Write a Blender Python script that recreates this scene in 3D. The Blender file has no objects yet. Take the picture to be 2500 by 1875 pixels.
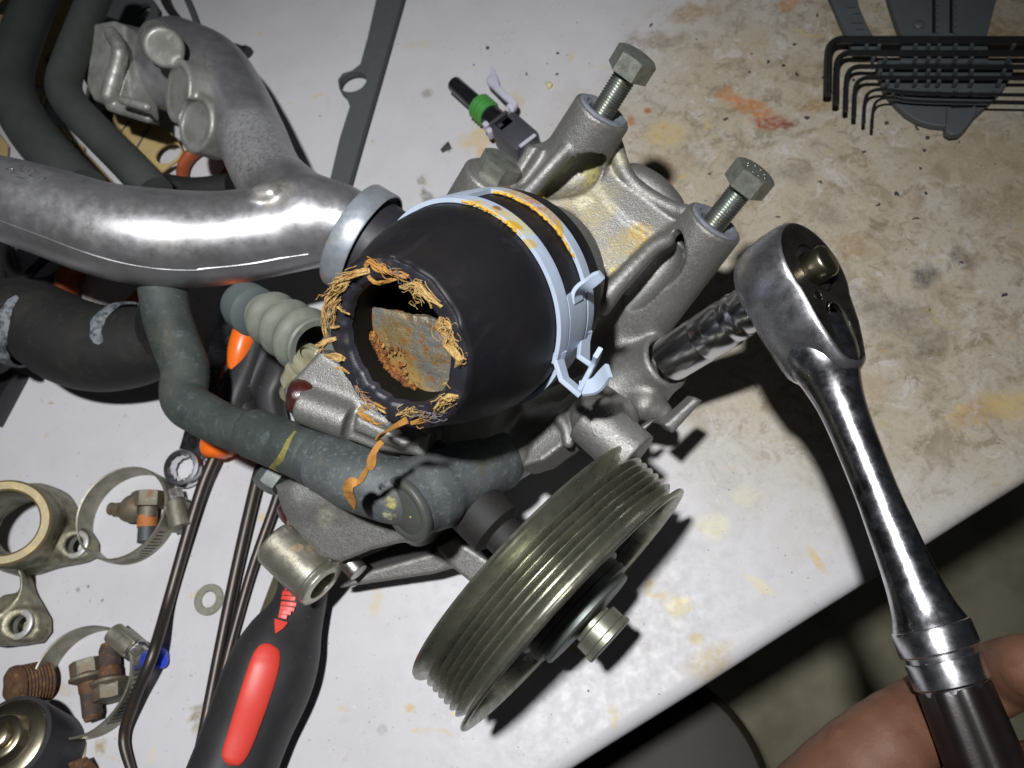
import bpy, bmesh, math, random
import numpy as np
random.seed(7); rng = np.random.default_rng(7)
S = 0.001                      # everything below is written in millimetres
sc = bpy.context.scene; COL = sc.collection

# ------------------------------------------------------------------ camera, world, lamp, exposure
FPX = 1925.0                   # focal length in pixels of the 2500 px wide photograph
CH = 370.0                     # height of the lens above the bench
def unit(v): v = np.asarray(v, float); return v/np.linalg.norm(v)
_up = -unit([360/FPX, -818/FPX, -1.0])          # world up seen from the camera
_xc = unit(np.array([1., 0, 0]) - _up*_up[0]); _yc = np.cross(_up, _xc)
MW = np.array([_xc, _yc, _up])                  # camera axes -> world axes
CAM = np.array([0, 0, CH])
cam = bpy.data.objects.new('camera', bpy.data.cameras.new('camera')); COL.objects.link(cam)
from mathutils import Matrix, Vector
cam.matrix_world = Matrix.Translation(Vector(CAM*S)) @ Matrix(MW.tolist()).to_4x4()
cam.data.sensor_width = 36; cam.data.lens = 36*FPX/2500
cam.data.clip_start = 0.005; cam.data.clip_end = 50
cam.data.dof.use_dof = True; cam.data.dof.focus_distance = 0.275; cam.data.dof.aperture_fstop = 17
sc.camera = cam
w = bpy.data.worlds.new('World'); sc.world = w; w.use_nodes = True
w.node_tree.nodes['Background'].inputs[0].default_value = (.80, .86, 1, 1)
w.node_tree.nodes['Background'].inputs[1].default_value = 0.02

def ray(px, py): return MW @ np.array([(px-1250)/FPX, -(py-937.5)/FPX, -1.0])
def D(px, py, d): return CAM + d*ray(px, py)                      # point at depth d along the lens axis
def T(px, py, z=0.0): r = ray(px, py); return CAM + r*((z-CH)/r[2])  # point at height z above the bench
def cdir(x, y, z): return unit(MW @ np.array([x, y, z], float))   # right, up, towards the lens
def ldir(px, py, ix, iy, tow):                  # direction seen at a pixel: right, down, towards the lens
    w_ = -unit(ray(px, py)); r_ = MW @ np.array([1., 0, 0]); e1 = unit(r_-w_*(r_ @ w_)); e2 = np.cross(w_, e1); return unit(ix*e1-iy*e2+tow*w_)
def proj(p):
    v = MW.T @ (np.asarray(p)-CAM); return 1250+FPX*v[0]/-v[2], 937.5-FPX*v[1]/-v[2], -v[2]

# the only lamp: a cool LED headlamp worn well above the lens
LAMP = np.array([-48., 28., 745.])
L = bpy.data.lights.new('headlamp', 'SPOT'); L.energy = 29.5; L.color = (.97, .975, 1.0)
L.spot_size = math.radians(74); L.spot_blend = 1.0; L.shadow_soft_size = 0.018
lamp = bpy.data.objects.new('headlamp', L); COL.objects.link(lamp)
lamp.location = Vector(LAMP*S)
_aim = T(900, 1080, 20)
lamp.rotation_euler = Vector((_aim-LAMP)*S).to_track_quat('-Z', 'Y').to_euler()
sc.view_settings.view_transform = 'Standard'; sc.view_settings.look = 'None'
sc.view_settings.exposure = 0; sc.view_settings.gamma = 1
sc.render.engine = 'CYCLES'
sc.cycles.max_bounces = 8

# ------------------------------------------------------------------ photograph windows (x0, y0, scale) used while measuring
WIN = dict(f=(0, 0, 2500/2212), a=(0, 0, 1/2.212), b=(700, 100, 1/2.212), c=(1500, 0, 1/2.212), d=(0, 600, 900/2212),
  e=(700, 600, 900/2212), g=(1500, 500, 1/2.212), h=(0, 1100, 1000/2141), i=(900, 1075, 1/2.212), j=(1700, 1275, 800/2212),
  k=(750, 450, 800/2042), l=(1900, 0, 600/2212), m=(0, 1150, 500/1843), n=(550, 900, 800/2212), o=(1050, 100, 500/2074),
  p=(0, 0, 600/2212), q=(300, 600, 600/2212), r=(1250, 750, 600/2212), s=(350, 900, 400/2212), t=(1200, 300, 650/2157), v=(0, 550, 500/2212))
def W(k, x, y): a, b, s = WIN[k]; return a+x*s, b+y*s
def DW(k, x, y, d): return D(*W(k, x, y), d)
def TW(k, x, y, z=0.): return T(*W(k, x, y), z)

# ------------------------------------------------------------------ geometry helpers
class MB:
    def __init__(s): s.v = []; s.f = []
    def add(s, vf):
        v, f = vf; n = len(s.v); s.v.extend([tuple(p) for p in v]); s.f.extend([tuple(i+n for i in q) for q in f]); return s
    def get(s): return s.v, s.f
def join(*a):
    m = MB()
    for x in a: m.add(x)
    return m.get()
def frame(ax):
    ax = unit(ax); h = np.array([0, 0, 1.]) if abs(ax[2]) < .9 else np.array([1., 0, 0])
    e1 = unit(np.cross(h, ax)); return e1, np.cross(ax, e1), ax
def catmull(P, n=8, closed=False):
    P = np.asarray(P, float); out = []; m = len(P)
    for i in range(m if closed else m-1):
        if closed: a, b, c, d = P[i-1], P[i], P[(i+1) % m], P[(i+2) % m]
        else: b, c = P[i], P[i+1]; a = P[i-1] if i else 2*b-c; d = P[i+2] if i+2 < m else 2*c-b
        for k in range(n):
            t = k/n; out.append(.5*((2*b)+(-a+c)*t+(2*a-5*b+4*c-d)*t*t+(-a+3*b-3*c+d)*t**3))
    if not closed: out.append(P[-1])
    return np.array(out)
def tube(P, r, seg=16, caps=True, smooth=8, closed=False, flat=None, mod=None, hollow=None):
    """sweep a round (or flat = (normal, ratio) squashed) section along P; r is a number or one radius per control point"""
    P = np.asarray(P, float); R = np.full(len(P), r, float) if np.isscalar(r) else np.asarray(r, float)
    if smooth:
        Q = catmull(np.c_[P, R], smooth, closed); P, R = Q[:, :3], Q[:, 3]
    n = len(P)
    tan = np.roll(P, -1, 0)-np.roll(P, 1, 0) if closed else np.gradient(P, axis=0)
    tan /= np.linalg.norm(tan, axis=1)[:, None]+1e-9
    e = frame(tan[0])[0] if flat is None else unit(np.cross(flat[0], tan[0]))
    v = []
    for i in range(n):
        if flat is None: e = unit(e-tan[i]*np.dot(e, tan[i]))
        else: e = unit(np.cross(flat[0], tan[i]))
        g = np.cross(tan[i], e)
        for k in range(seg):
            a = 2*math.pi*k/seg; rr = R[i]*(mod(i/(n-1), a) if mod else 1)
            v.append(P[i]+rr*(math.cos(a)*e+math.sin(a)*g*(flat[1] if flat is not None else 1)))
    f = []
    for i in range(n if closed else n-1):
        j = (i+1) % n
        for k in range(seg): f.append((i*seg+k, i*seg+(k+1) % seg, j*seg+(k+1) % seg, j*seg+k))
    if caps and not closed:
        f.append(tuple(range(seg))[::-1]); f.append(tuple((n-1)*seg+k for k in range(seg)))
    return v, f
def lathe(o, ax, prof, seg=48, mod=None, e1=None, closed=False):
    """prof: (radius, distance along ax); open ends are capped when the radius there is not 0"""
    a1, a2, ax = frame(ax)
    if e1 is not None: a1 = unit(e1-ax*np.dot(e1, ax)); a2 = np.cross(ax, a1)
    v = []; m = len(prof)
    for j, (r, s) in enumerate(prof):
        for k in range(seg):
            t = 2*math.pi*k/seg; rr, ss = (mod(r, s, t, j) if mod else (r, s))
            v.append(o+ax*ss+rr*(math.cos(t)*a1+math.sin(t)*a2))
    f = []
    for j in range(m if closed else m-1):
        q = (j+1) % m
        for k in range(seg): f.append((j*seg+k, j*seg+(k+1) % seg, q*seg+(k+1) % seg, q*seg+k))
    if not closed:
        f.append(tuple(range(seg))[::-1]); f.append(tuple((m-1)*seg+k for k in range(seg)))
    return v, f
def box(c, ax, half, bev=.5):
    ax = np.array([unit(a) for a in ax]); bm = bmesh.new(); bmesh.ops.create_cube(bm, size=2)
    for q in bm.verts: q.co = Vector((q.co.x*half[0], q.co.y*half[1], q.co.z*half[2]))
    if bev: bmesh.ops.bevel(bm, geom=bm.edges[:], offset=bev, segments=2, affect='EDGES', profile=.6)
    bm.verts.ensure_lookup_table(); bm.verts.index_update()
    v = [np.asarray(c)+ax.T @ np.array(q.co) for q in bm.verts]; f = [tuple(x.index for x in p.verts) for p in bm.faces]; bm.free()
    if np.linalg.det(ax) < 0: f = [p[::-1] for p in f]
    return v, f
def hexprism(o, ax, R, h0, h1, cham=1.0, e1=None, inset=.88):
    a1, a2, ax = frame(ax)
    if e1 is not None: a1 = unit(e1-ax*np.dot(e1, ax)); a2 = np.cross(ax, a1)
    seg = 36
    def rr(t): t = (t+math.pi/6) % (math.pi/3)-math.pi/6; return R*math.cos(math.pi/6)/math.cos(t)
    def mod(r, s, t, j):
        if j == 2: q = rr(t); return q, s-max(0, (q-R*inset))*.45
        if j == 1: return rr(t), s
        return r*rr(t)/R if j == 0 else r, s
    return lathe(o, ax, [(R, h0), (R, h0), (R, h1), (R*inset*.98, h1), (R*.4, h1+.02), (.01, h1+.02)], seg, mod, a1)
def slab(P, z0, z1, holes=(), bevel=.4, smooth=0):
    """flat plate with outline P (world x, y) between heights z0 and z1"""
    cu = bpy.data.curves.new('tmp', 'CURVE'); cu.dimensions = '2D'; cu.fill_mode = 'BOTH'
    for k, Q in enumerate([P]+list(holes)):
        Q = np.asarray(Q, float)[:, :2]
        if smooth and k == 0: Q = catmull(Q, smooth, True)
        sp = cu.splines.new('POLY'); sp.points.add(len(Q)-1)
        for q, p in zip(sp.points, Q): q.co = (p[0], p[1], 0, 1)
        sp.use_cyclic_u = True
    cu.extrude = max((z1-z0)/2-bevel, .01); cu.bevel_depth = bevel; cu.bevel_resolution = 2; cu.offset = -bevel
    o = bpy.data.objects.new('tmp', cu); COL.objects.link(o)
    dg = bpy.context.evaluated_depsgraph_get(); me = bpy.data.meshes.new_from_object(o.evaluated_get(dg))
    v = [(q.co.x, q.co.y, q.co.z+(z0+z1)/2) for q in me.vertices]; f = [tuple(p.vertices) for p in me.polygons]
    bpy.data.objects.remove(o); bpy.data.curves.remove(cu); bpy.data.meshes.remove(me)
    return v, f
def circ(c, r, n=24, ry=None): return [(c[0]+r*math.cos(2*math.pi*k/n), c[1]+(ry or r)*math.sin(2*math.pi*k/n)) for k in range(n)]
def strip(P, wdir, width, th, smooth=6):
    """bent flat bar: centre line P, width along wdir (one vector or one per point)"""
    P = np.asarray(P, float); Wd = np.tile(np.asarray(wdir, float), (len(P), 1)) if np.ndim(wdir) == 1 else np.asarray(wdir, float)
    wv = np.full(len(P), width, float) if np.isscalar(width) else np.asarray(width, float)
    if smooth: Q = catmull(np.c_[P, Wd, wv], smooth); P, Wd, wv = Q[:, :3], Q[:, 3:6], Q[:, 6]
    n = len(P); tan = np.gradient(P, axis=0); v = []; f = []
    for i in range(n):
        t = unit(tan[i]); wd = unit(Wd[i]-t*np.dot(t, Wd[i])); nn = np.cross(t, wd); a = wv[i]/2; b = th/2; c = min(a, b)*.35
        for x, y in ((-a, -b+c), (-a+c, -b), (a-c, -b), (a, -b+c), (a, b-c), (a-c, b), (-a+c, b), (-a, b-c)): v.append(P[i]+wd*x+nn*y)
    for i in range(n-1):
        for k in range(8): f.append((i*8+k, i*8+(k+1) % 8, i*8+8+(k+1) % 8, i*8+8+k))
    f.append(tuple(range(8))[::-1]); f.append(tuple((n-1)*8+k for k in range(8)))
    return v, f

# signed-distance casting: primitives blended with fillets, then meshed with surface nets
class SDF:
    def __init__(s): s.ops = []
    def _add(s, fn, lo, hi, k, sub): s.ops.append((fn, np.asarray(lo, float), np.asarray(hi, float), k, sub)); return s
    def cap(s, a, b, r1, r2=None, k=3, sub=False):
        a = np.asarray(a, float); b = np.asarray(b, float); r2 = r1 if r2 is None else r2; ba = b-a; L2 = ba @ ba+1e-9
        def fn(X):
            t = np.clip(((X-a) @ ba)/L2, 0, 1); return np.linalg.norm(X-a-t[..., None]*ba, axis=-1)-(r1+(r2-r1)*t)
        R = max(r1, r2); return s._add(fn, np.minimum(a, b)-R, np.maximum(a, b)+R, k, sub)
    def path(s, P, r, k=2, n=4, sub=False):
        R = np.full(len(P), r, float) if np.isscalar(r) else np.asarray(r, float); Q = catmull(np.c_[np.asarray(P, float), R], n)
        for i in range(len(Q)-1): s.cap(Q[i, :3], Q[i+1, :3], Q[i, 3], Q[i+1, 3], k if i == 0 else .8, sub)
        return s
    def cyl(s, a, b, r1, r2=None, rd=1., k=3, sub=False):
        a = np.asarray(a, float); b = np.asarray(b, float); r2 = r1 if r2 is None else r2; L = np.linalg.norm(b-a); ax = (b-a)/L
        def fn(X):
            t = (X-a) @ ax; rad = np.linalg.norm(X-a-t[..., None]*ax, axis=-1); rr = r1+(r2-r1)*np.clip(t/L, 0, 1)
            dx = rad-rr+rd; dy = np.abs(t-L/2)-L/2+rd
            return np.minimum(np.maximum(dx, dy), 0)+np.sqrt(np.maximum(dx, 0)**2+np.maximum(dy, 0)**2)-rd
        R = max(r1, r2); return s._add(fn, np.minimum(a, b)-R, np.maximum(a, b)+R, k, sub)
    def box(s, c, ax, half, rd=1., k=3, sub=False):
        c = np.asarray(c, float); A = np.array([unit(x) for x in ax]); h = np.asarray(half, float)
        def fn(X):
            q = np.abs((X-c) @ A.T)-h+rd; return np.linalg.norm(np.maximum(q, 0), axis=-1)+np.minimum(q.max(-1), 0)-rd
        e = np.abs(A.T) @ h; return s._add(fn, c-e, c+e, k, sub)
    def poly(s, P, th, rd=1., k=3, off=0., sub=False):
        """plate through the (nearly flat) outline P"""
        P = np.asarray(P, float); c = P.mean(0); u_, s_, vt = np.linalg.svd(P-c); e1, e2, nn = vt
        if nn @ (CAM-c) < 0: nn = -nn
        c = c+nn*off; Q = np.c_[(P-c) @ e1, (P-c) @ e2]; m = len(Q)
        def fn(X):
            Y = X-c; x = Y @ e1; y = Y @ e2; z = Y @ nn; dd = np.full(x.shape, 1e9); sg = np.ones(x.shape)
            for i in range(m):
                A, B = Q[i], Q[i-1]; ex, ey = B-A; wx = x-A[0]; wy = y-A[1]; t = np.clip((wx*ex+wy*ey)/(ex*ex+ey*ey+1e-9), 0, 1)
                dd = np.minimum(dd, (wx-t*ex)**2+(wy-t*ey)**2)
                c1 = y >= A[1]; c2 = y < B[1]; c3 = ex*wy > ey*wx
                sg = np.where((c1 & c2 & c3) | (~c1 & ~c2 & ~c3), -sg, sg)
            dx = np.sqrt(dd)*sg+rd; dz = np.abs(z)-th/2+rd
            return np.minimum(np.maximum(dx, dz), 0)+np.sqrt(np.maximum(dx, 0)**2+np.maximum(dz, 0)**2)-rd
        V = np.r_[P+nn*(off+th/2), P+nn*(off-th/2)]; return s._add(fn, V.min(0)-.5, V.max(0)+.5, k, sub)
    def mesh(s, h=1.0, clip_z=None, relax=0):
        lo = np.min([o[1] for o in s.ops if not o[4]], 0)-3*h; hi = np.max([o[2] for o in s.ops if not o[4]], 0)+3*h
        if clip_z is not None: lo[2] = max(lo[2], clip_z-2*h)
        n = np.ceil((hi-lo)/h).astype(int)+1; V = np.full(n, 8.0)
        for fn, a, b, k, sub in s.ops:
            m = k+2*h; i0 = np.clip(np.floor((a-m-lo)/h).astype(int), 0, n-1); i1 = np.clip(np.ceil((b+m-lo)/h).astype(int)+1, 1, n)
            if np.any(i1 <= i0): continue
            g = np.meshgrid(*[lo[q]+h*np.arange(i0[q], i1[q]) for q in range(3)], indexing='ij'); X = np.stack(g, -1)
            sl = tuple(slice(i0[q], i1[q]) for q in range(3)); d = fn(X); B = V[sl]
            if sub: d = -d; hh = np.maximum(k-np.abs(B-d), 0)/k; V[sl] = np.maximum(B, d)+hh*hh*k/4
            else: hh = np.maximum(k-np.abs(B-d), 0)/k; V[sl] = np.minimum(B, d)-hh*hh*k/4
        if clip_z is not None:
            zz = lo[2]+h*np.arange(n[2]); V = np.maximum(V, (clip_z-zz)[None, None, :])
        v, f = nets(V, lo, h)
        if relax:
            v = np.array(v); q = np.array(f); e = np.concatenate([q[:, [0, 1]], q[:, [1, 2]], q[:, [2, 3]], q[:, [3, 0]]]); cnt = np.bincount(e[:, 0], minlength=len(v))[:, None]
            for _ in range(relax):
                a = np.zeros_like(v); np.add.at(a, e[:, 0], v[e[:, 1]]); v = v*.5+.5*a/np.maximum(cnt, 1)
            v = v.tolist()
        return v, f
def nets(V, lo, h):
    n = np.array(V.shape); I = V < 0
    cs = [(i, j, k) for i in (0, 1) for j in (0, 1) for k in (0, 1)]
    sub = lambda A, c: A[c[0]:n[0]-1+c[0], c[1]:n[1]-1+c[1], c[2]:n[2]-1+c[2]]
    cnt = sum(sub(I, c).astype(np.int8) for c in cs); mask = (cnt > 0) & (cnt < 8)
    cell = np.argwhere(mask); idx = np.full(mask.shape, -1, int); idx[mask] = np.arange(len(cell))
    acc = np.zeros((len(cell), 3)); num = np.zeros(len(cell))
    for a in cs:
        for ax in range(3):
            if a[ax]: continue
            b = list(a); b[ax] = 1; v0 = sub(V, a)[mask]; v1 = sub(V, b)[mask]; x = (v0 < 0) != (v1 < 0)
            t = np.where(x, v0/np.where(x, v0-v1, 1), 0); p = np.tile(np.array(a, float), (len(cell), 1)); p[:, ax] += t
            acc += np.where(x[:, None], p, 0); num += x
    verts = lo+h*(cell+acc/num[:, None]); F = []
    for ax in range(3):
        o1, o2 = (ax+1) % 3, (ax+2) % 3
        A = [slice(None)]*3; B = [slice(None)]*3; A[ax] = slice(0, n[ax]-1); B[ax] = slice(1, n[ax])
        for q in (o1, o2): A[q] = slice(1, n[q]-1); B[q] = slice(1, n[q]-1)
        ia = I[tuple(A)]; ib = I[tuple(B)]; x = np.argwhere(ia != ib); s_ = ia[tuple(x.T)]
        x = x.copy(); x[:, o1] += 1; x[:, o2] += 1
        def at(d1, d2): y = x.copy(); y[:, o1] += d1; y[:, o2] += d2; return idx[tuple(y.T)]
        q = np.stack([at(-1, -1), at(0, -1), at(0, 0), at(-1, 0)], -1); q[~s_] = q[~s_][:, ::-1]; F.append(q)
    return verts.tolist(), np.concatenate(F).tolist()

# ------------------------------------------------------------------ object helpers
LOC = {}
def thing(name, label, cat, loc, group=None):
    o = bpy.data.objects.new(name, None); COL.objects.link(o); loc = np.array([loc[0], loc[1], loc[2] if len(loc) > 2 else 0.], float)
    o.location = Vector(loc*S); o.empty_display_size = .01; o['label'] = label; o['category'] = cat
    if group: o['group'] = group
    LOC[o.name] = loc; return o
def _mesh(name, vf, m, loc, sharp):
    v, f = vf; me = bpy.data.meshes.new(name); V = (np.asarray(v, float)-loc)*S
    me.from_pydata(V.tolist(), [], [tuple(q) for q in f]); me.validate(); me.materials.append(m)
    bm = bmesh.new(); bm.from_mesh(me); bmesh.ops.recalc_face_normals(bm, faces=bm.faces); bm.to_mesh(me); bm.free()
    me.shade_smooth()
    if sharp: me.set_sharp_from_angle(angle=math.radians(sharp))
    me.update(); return me
def part(name, vf, m, parent, label=None, sharp=38, kind=None):
    loc = LOC[parent.name]; o = bpy.data.objects.new(name, _mesh(name, vf, m, loc, sharp)); COL.objects.link(o); o.parent = parent
    LOC[o.name] = loc
    if label: o['label'] = label
    if kind: o['kind'] = kind
    return o
def solo(name, vf, m, label, cat, group=None, sharp=38, kind=None, loc=None):
    V = np.asarray(vf[0], float); c = (V.min(0)+V.max(0))/2; c[2] = V[:, 2].min()
    if loc is not None: c = np.asarray(loc, float)
    o = bpy.data.objects.new(name, _mesh(name, vf, m, c, sharp)); COL.objects.link(o); o.location = Vector(c*S); LOC[o.name] = c
    o['label'] = label; o['category'] = cat
    if group: o['group'] = group
    if kind: o['kind'] = kind
    return o
# ------------------------------------------------------------------ materials (object space, in millimetres)
def rgb(c): return (*c, 1.0) if len(c) == 3 else c
class NT:
    def __init__(s, name, off=(0, 0, 0)):
        s.m = bpy.data.materials.new(name); s.m.use_nodes = True; s.t = s.m.node_tree; s.b = s.t.nodes['Principled BSDF']
        tc = s.t.nodes.new('ShaderNodeTexCoord'); mp = s.t.nodes.new('ShaderNodeMapping'); s.l(tc.outputs['Object'], mp.inputs[0])
        mp.inputs['Scale'].default_value = (1/S,)*3; mp.inputs['Location'].default_value = tuple(off); s.co = mp.outputs[0]
    def l(s, a, b): s.t.links.new(a, b)
    def noise(s, scale, detail=4, rough=.6, dist=0, co=None):
        n = s.t.nodes.new('ShaderNodeTexNoise'); n.inputs['Scale'].default_value = scale; n.inputs['Detail'].default_value = detail
        n.inputs['Roughness'].default_value = rough; n.inputs['Distortion'].default_value = dist; s.l(co or s.co, n.inputs['Vector']); return n.outputs['Fac']
    def voro(s, scale, feat='F1', rand=1, co=None):
        n = s.t.nodes.new('ShaderNodeTexVoronoi'); n.inputs['Scale'].default_value = scale; n.feature = feat; n.inputs['Randomness'].default_value = rand
        s.l(co or s.co, n.inputs['Vector']); return n.outputs['Distance']
    def rng(s, x, a, b, c=0, d=1, smooth=False):
        n = s.t.nodes.new('ShaderNodeMapRange'); n.clamp = True
        if smooth: n.interpolation_type = 'SMOOTHSTEP'
        for i, val in enumerate((a, b, c, d)): n.inputs[i+1].default_value = val
        s.l(x, n.inputs[0]); return n.outputs[0]
    def math(s, op, a, b=None, c=None):
        n = s.t.nodes.new('ShaderNodeMath'); n.operation = op
        for i, q in enumerate((a, b, c)):
            if q is None: continue
            if isinstance(q, (int, float)): n.inputs[i].default_value = q
            else: s.l(q, n.inputs[i])
        return n.outputs[0]
    def mix(s, f, a, b, mode='MIX'):
        n = s.t.nodes.new('ShaderNodeMix'); n.data_type = 'RGBA'; n.blend_type = mode
        for k, q in ((0, f), (6, a), (7, b)):
            if isinstance(q, (int, float)): n.inputs[k].default_value = q
            elif isinstance(q, tuple): n.inputs[k].default_value = rgb(q)
            else: s.l(q, n.inputs[k])
        return n.outputs[2]
    def dist(s, p, sc=(1, 1, 1), rot=0, warp=0, wscale=.1):
        co = s.co
        if warp:
            nz = s.t.nodes.new('ShaderNodeTexNoise'); nz.inputs['Scale'].default_value = wscale; nz.inputs['Detail'].default_value = 4; s.l(s.co, nz.inputs['Vector'])
            a = s.t.nodes.new('ShaderNodeVectorMath'); a.operation = 'SUBTRACT'; s.l(nz.outputs['Color'], a.inputs[0]); a.inputs[1].default_value = (.5, .5, .5)
            b = s.t.nodes.new('ShaderNodeVectorMath'); b.operation = 'MULTIPLY_ADD'; s.l(a.outputs[0], b.inputs[0]); b.inputs[1].default_value = (warp,)*3; s.l(s.co, b.inputs[2]); co = b.outputs[0]
        m = s.t.nodes.new('ShaderNodeMapping'); m.vector_type = 'TEXTURE'; m.inputs['Location'].default_value = tuple(p); m.inputs['Rotation'].default_value = (0, 0, rot)
        m.inputs['Scale'].default_value = tuple(sc); s.l(co, m.inputs[0])
        n = s.t.nodes.new('ShaderNodeVectorMath'); n.operation = 'LENGTH'; s.l(m.outputs[0], n.inputs[0]); return n.outputs['Value']
    def bump(s, h, strength, dist_mm, prev=None):
        n = s.t.nodes.new('ShaderNodeBump'); n.inputs['Strength'].default_value = strength; n.inputs['Distance'].default_value = dist_mm*S
        s.l(h, n.inputs['Height'])
        if prev: s.l(prev, n.inputs['Normal'])
        return n.outputs[0]
    def put(s, k, x):
        if isinstance(x, (int, float)): s.b.inputs[k].default_value = x
        elif isinstance(x, tuple): s.b.inputs[k].default_value = rgb(x)
        else: s.l(x, s.b.inputs[k])
def mat(name, col, rough=.5, metal=0., var=(), bump=(), rv=None, spots=(), off=(0, 0, 0), spec=None, coat=0, mvar=None, sss=0, trans=0):
    """var: (colour, scale, lo, hi, amount[, distortion]); bump: (scale, strength, mm); spots: (point, radius or (rx, ry, rz), colour, amount, warp)"""
    n = NT(name, off); c = rgb(col); msk = None
    for q in var:
        c = n.mix(n.rng(n.noise(q[1], 5, .62, q[5] if len(q) > 5 else 0), q[2], q[3], 0, q[4]), c, rgb(q[0]))
    for p, r, sc_, am, wp in spots:
        r3 = (r,)*3 if np.isscalar(r) else r; d = n.dist(p, r3, 0, wp, 1.2/max(np.mean(r3), .1)); brk = n.rng(n.noise(.55, 5, .7), .36, .60, .12, 1) if wp > 2.5 else 1.0; fac = n.math('MULTIPLY', n.rng(d, .5, 1.05, am, 0, True), brk); c = n.mix(fac, c, rgb(sc_)); msk = fac if msk is None else n.math('MAXIMUM', msk, fac)
    n.put('Base Color', c); n.put('Metallic', metal if msk is None or not metal else n.rng(msk, 0, 1, metal, metal*.15))
    if mvar: n.put('Metallic', n.rng(n.noise(mvar[0], 4), mvar[1], mvar[2], metal, mvar[3]))
    if rv: n.put('Roughness', n.rng(n.noise(rv[0], 5, .65), .3, .7, rough-rv[1], rough+rv[1]))
    else: n.put('Roughness', rough)
    if spec is not None: n.b.inputs['Specular IOR Level'].default_value = spec
    if coat: n.b.inputs['Coat Weight'].default_value = coat; n.b.inputs['Coat Roughness'].default_value = .15
    if sss: n.b.inputs['Subsurface Weight'].default_value = sss; n.b.inputs['Subsurface Radius'].default_value = (.003, .001, .0005); n.b.inputs['Subsurface Scale'].default_value = 1
    if trans: n.b.inputs['Transmission Weight'].default_value = trans
    pv = None
    for sc_, st, mm in bump: pv = n.bump(n.noise(sc_, 5, .65), st, mm, pv)
    if pv is not None: n.l(pv, n.b.inputs['Normal'])
    return n.m
M = {}
M['cast'] = mat('cast_aluminium', (.33, .32, .29), .55, .4, [((.20, .19, .165), .07, .45, .7, .8), ((.46, .45, .43), .9, .55, .75, .55), ((.14, .13, .11), .35, .6, .75, .5)],
  [(1.6, .5, .35), (.5, .25, .8)], (.4, .12))
M['alu'] = mat('smooth_aluminium', (.50, .50, .51), .36, .92, [((.30, .29, .28), .035, .42, .68, .8), ((.36, .34, .30), .12, .5, .75, .6), ((.66, .66, .68), .3, .56, .78, .5)],
  [(.35, .12, .4), (1.8, .12, .15)], (.18, .12))
M['dullalu'] = mat('oxidised_aluminium', (.34, .34, .31), .5, .5, [((.20, .20, .17), .06, .42, .65, .8), ((.45, .45, .42), .25, .55, .75, .6)], [(.4, .15, .4), (2, .15, .15)], (.2, .12))
M['grimealu'] = mat('grimy_cast_metal', (.30, .28, .20), .5, .65, [((.10, .09, .065), .09, .42, .62, .9), ((.45, .40, .26), .2, .55, .75, .6), ((.26, .12, .05), .13, .62, .74, .6)], [(.6, .35, .5), (2.5, .25, .2)], (.3, .12))
M['goldedge'] = mat('yellowed_metal', (.19, .155, .08), .5, .4, [((.30, .22, .09), .2, .45, .7, .8)], [(1.2, .25, .25)])
M['paleboss'] = mat('bare_machined_ring', (.52, .51, .48), .5, .6, [((.34, .33, .30), .3, .5, .7, .7)], [(1.5, .2, .2)])
M['chromesocket'] = mat('polished_socket_chrome', (.62, .62, .64), .23, 1., [((.44, .43, .41), .05, .55, .75, .4)])
M['chrome'] = mat('worn_chrome', (.62, .62, .64), .25, 1., [((.30, .28, .26), .06, .52, .75, .6)], [(4, .05, .04)], (.16, .08))
M['chromehead'] = mat('brushed_chrome', (.60, .60, .63), .29, .95, [((.26, .25, .235), .06, .45, .7, .7), ((.40, .40, .42), .7, .5, .7, .5)], [(2.2, .3, .12)], (.25, .08))
M['chromering'] = mat('chrome_ring', (.62, .62, .64), .24, 1., [((.3, .3, .3), .3, .55, .7, .5)], [(2, .1, .1)])
M['chromesat'] = mat('scuffed_chrome', (.50, .50, .53), .25, 1., [((.16, .15, .14), .1, .45, .68, .85), ((.2, .2, .21), .9, .54, .70, .6)], [(3.0, .25, .09)], (.3, .08))
M['darkface'] = mat('oily_dark_steel', (.085, .08, .075), .30, .85, [((.035, .03, .028), .12, .4, .65, .8)], [(1.5, .1, .15)], (.3, .08))
M['steel'] = mat('plain_steel', (.42, .41, .38), .35, .95, [((.25, .24, .2), .3, .45, .7, .7)], [(1.2, .15, .2)], (.4, .1))
M['brass'] = mat('brassy_steel', (.48, .43, .30), .28, 1., [((.3, .26, .17), .3, .5, .7, .6)], [(1.5, .1, .15)])
M['bolt'] = mat('dull_zinc_bolt', (.30, .31, .265), .42, .7, [((.17, .175, .145), .25, .45, .68, .8), ((.42, .42, .38), 1.4, .66, .76, .8)], [(1.4, .25, .25)], (.4, .1))
M['thread'] = mat('zinc_thread', (.44, .47, .43), .33, .95, [((.28, .29, .22), .2, .45, .7, .8)], [(2, .12, .12)])
M['bush'] = mat('blue_grey_bush', (.30, .32, .36), .5, .5, [((.18, .19, .21), .3, .45, .7, .7)], [(1.2, .1, .2)])
M['rubber'] = mat('black_rubber', (.021, .021, .026), .55, 0, [((.030, .022, .014), .05, .52, .70, .75), ((.046, .046, .056), .06, .55, .75, .6, 1.0)], [(3, .15, .08), (.6, .08, .3)], (.08, .10), spec=.45)
M['rubbercut'] = mat('cut_rubber', (.018, .018, .024), .42, 0, [((.045, .045, .055), .2, .58, .7, .6), ((.06, .04, .02), .15, .6, .7, .7)], [(1.5, .4, .3)], spec=.5)
M['liner'] = mat('shaded_rusty_liner', (.0055, .0045, .0032), .7, 0, [((.035, .018, .005), .1, .60, .78, .5)], [(.8, .3, .4)], spec=.15)  # near-black base paints the shade inside the bore; the brown flecks are rust
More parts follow.
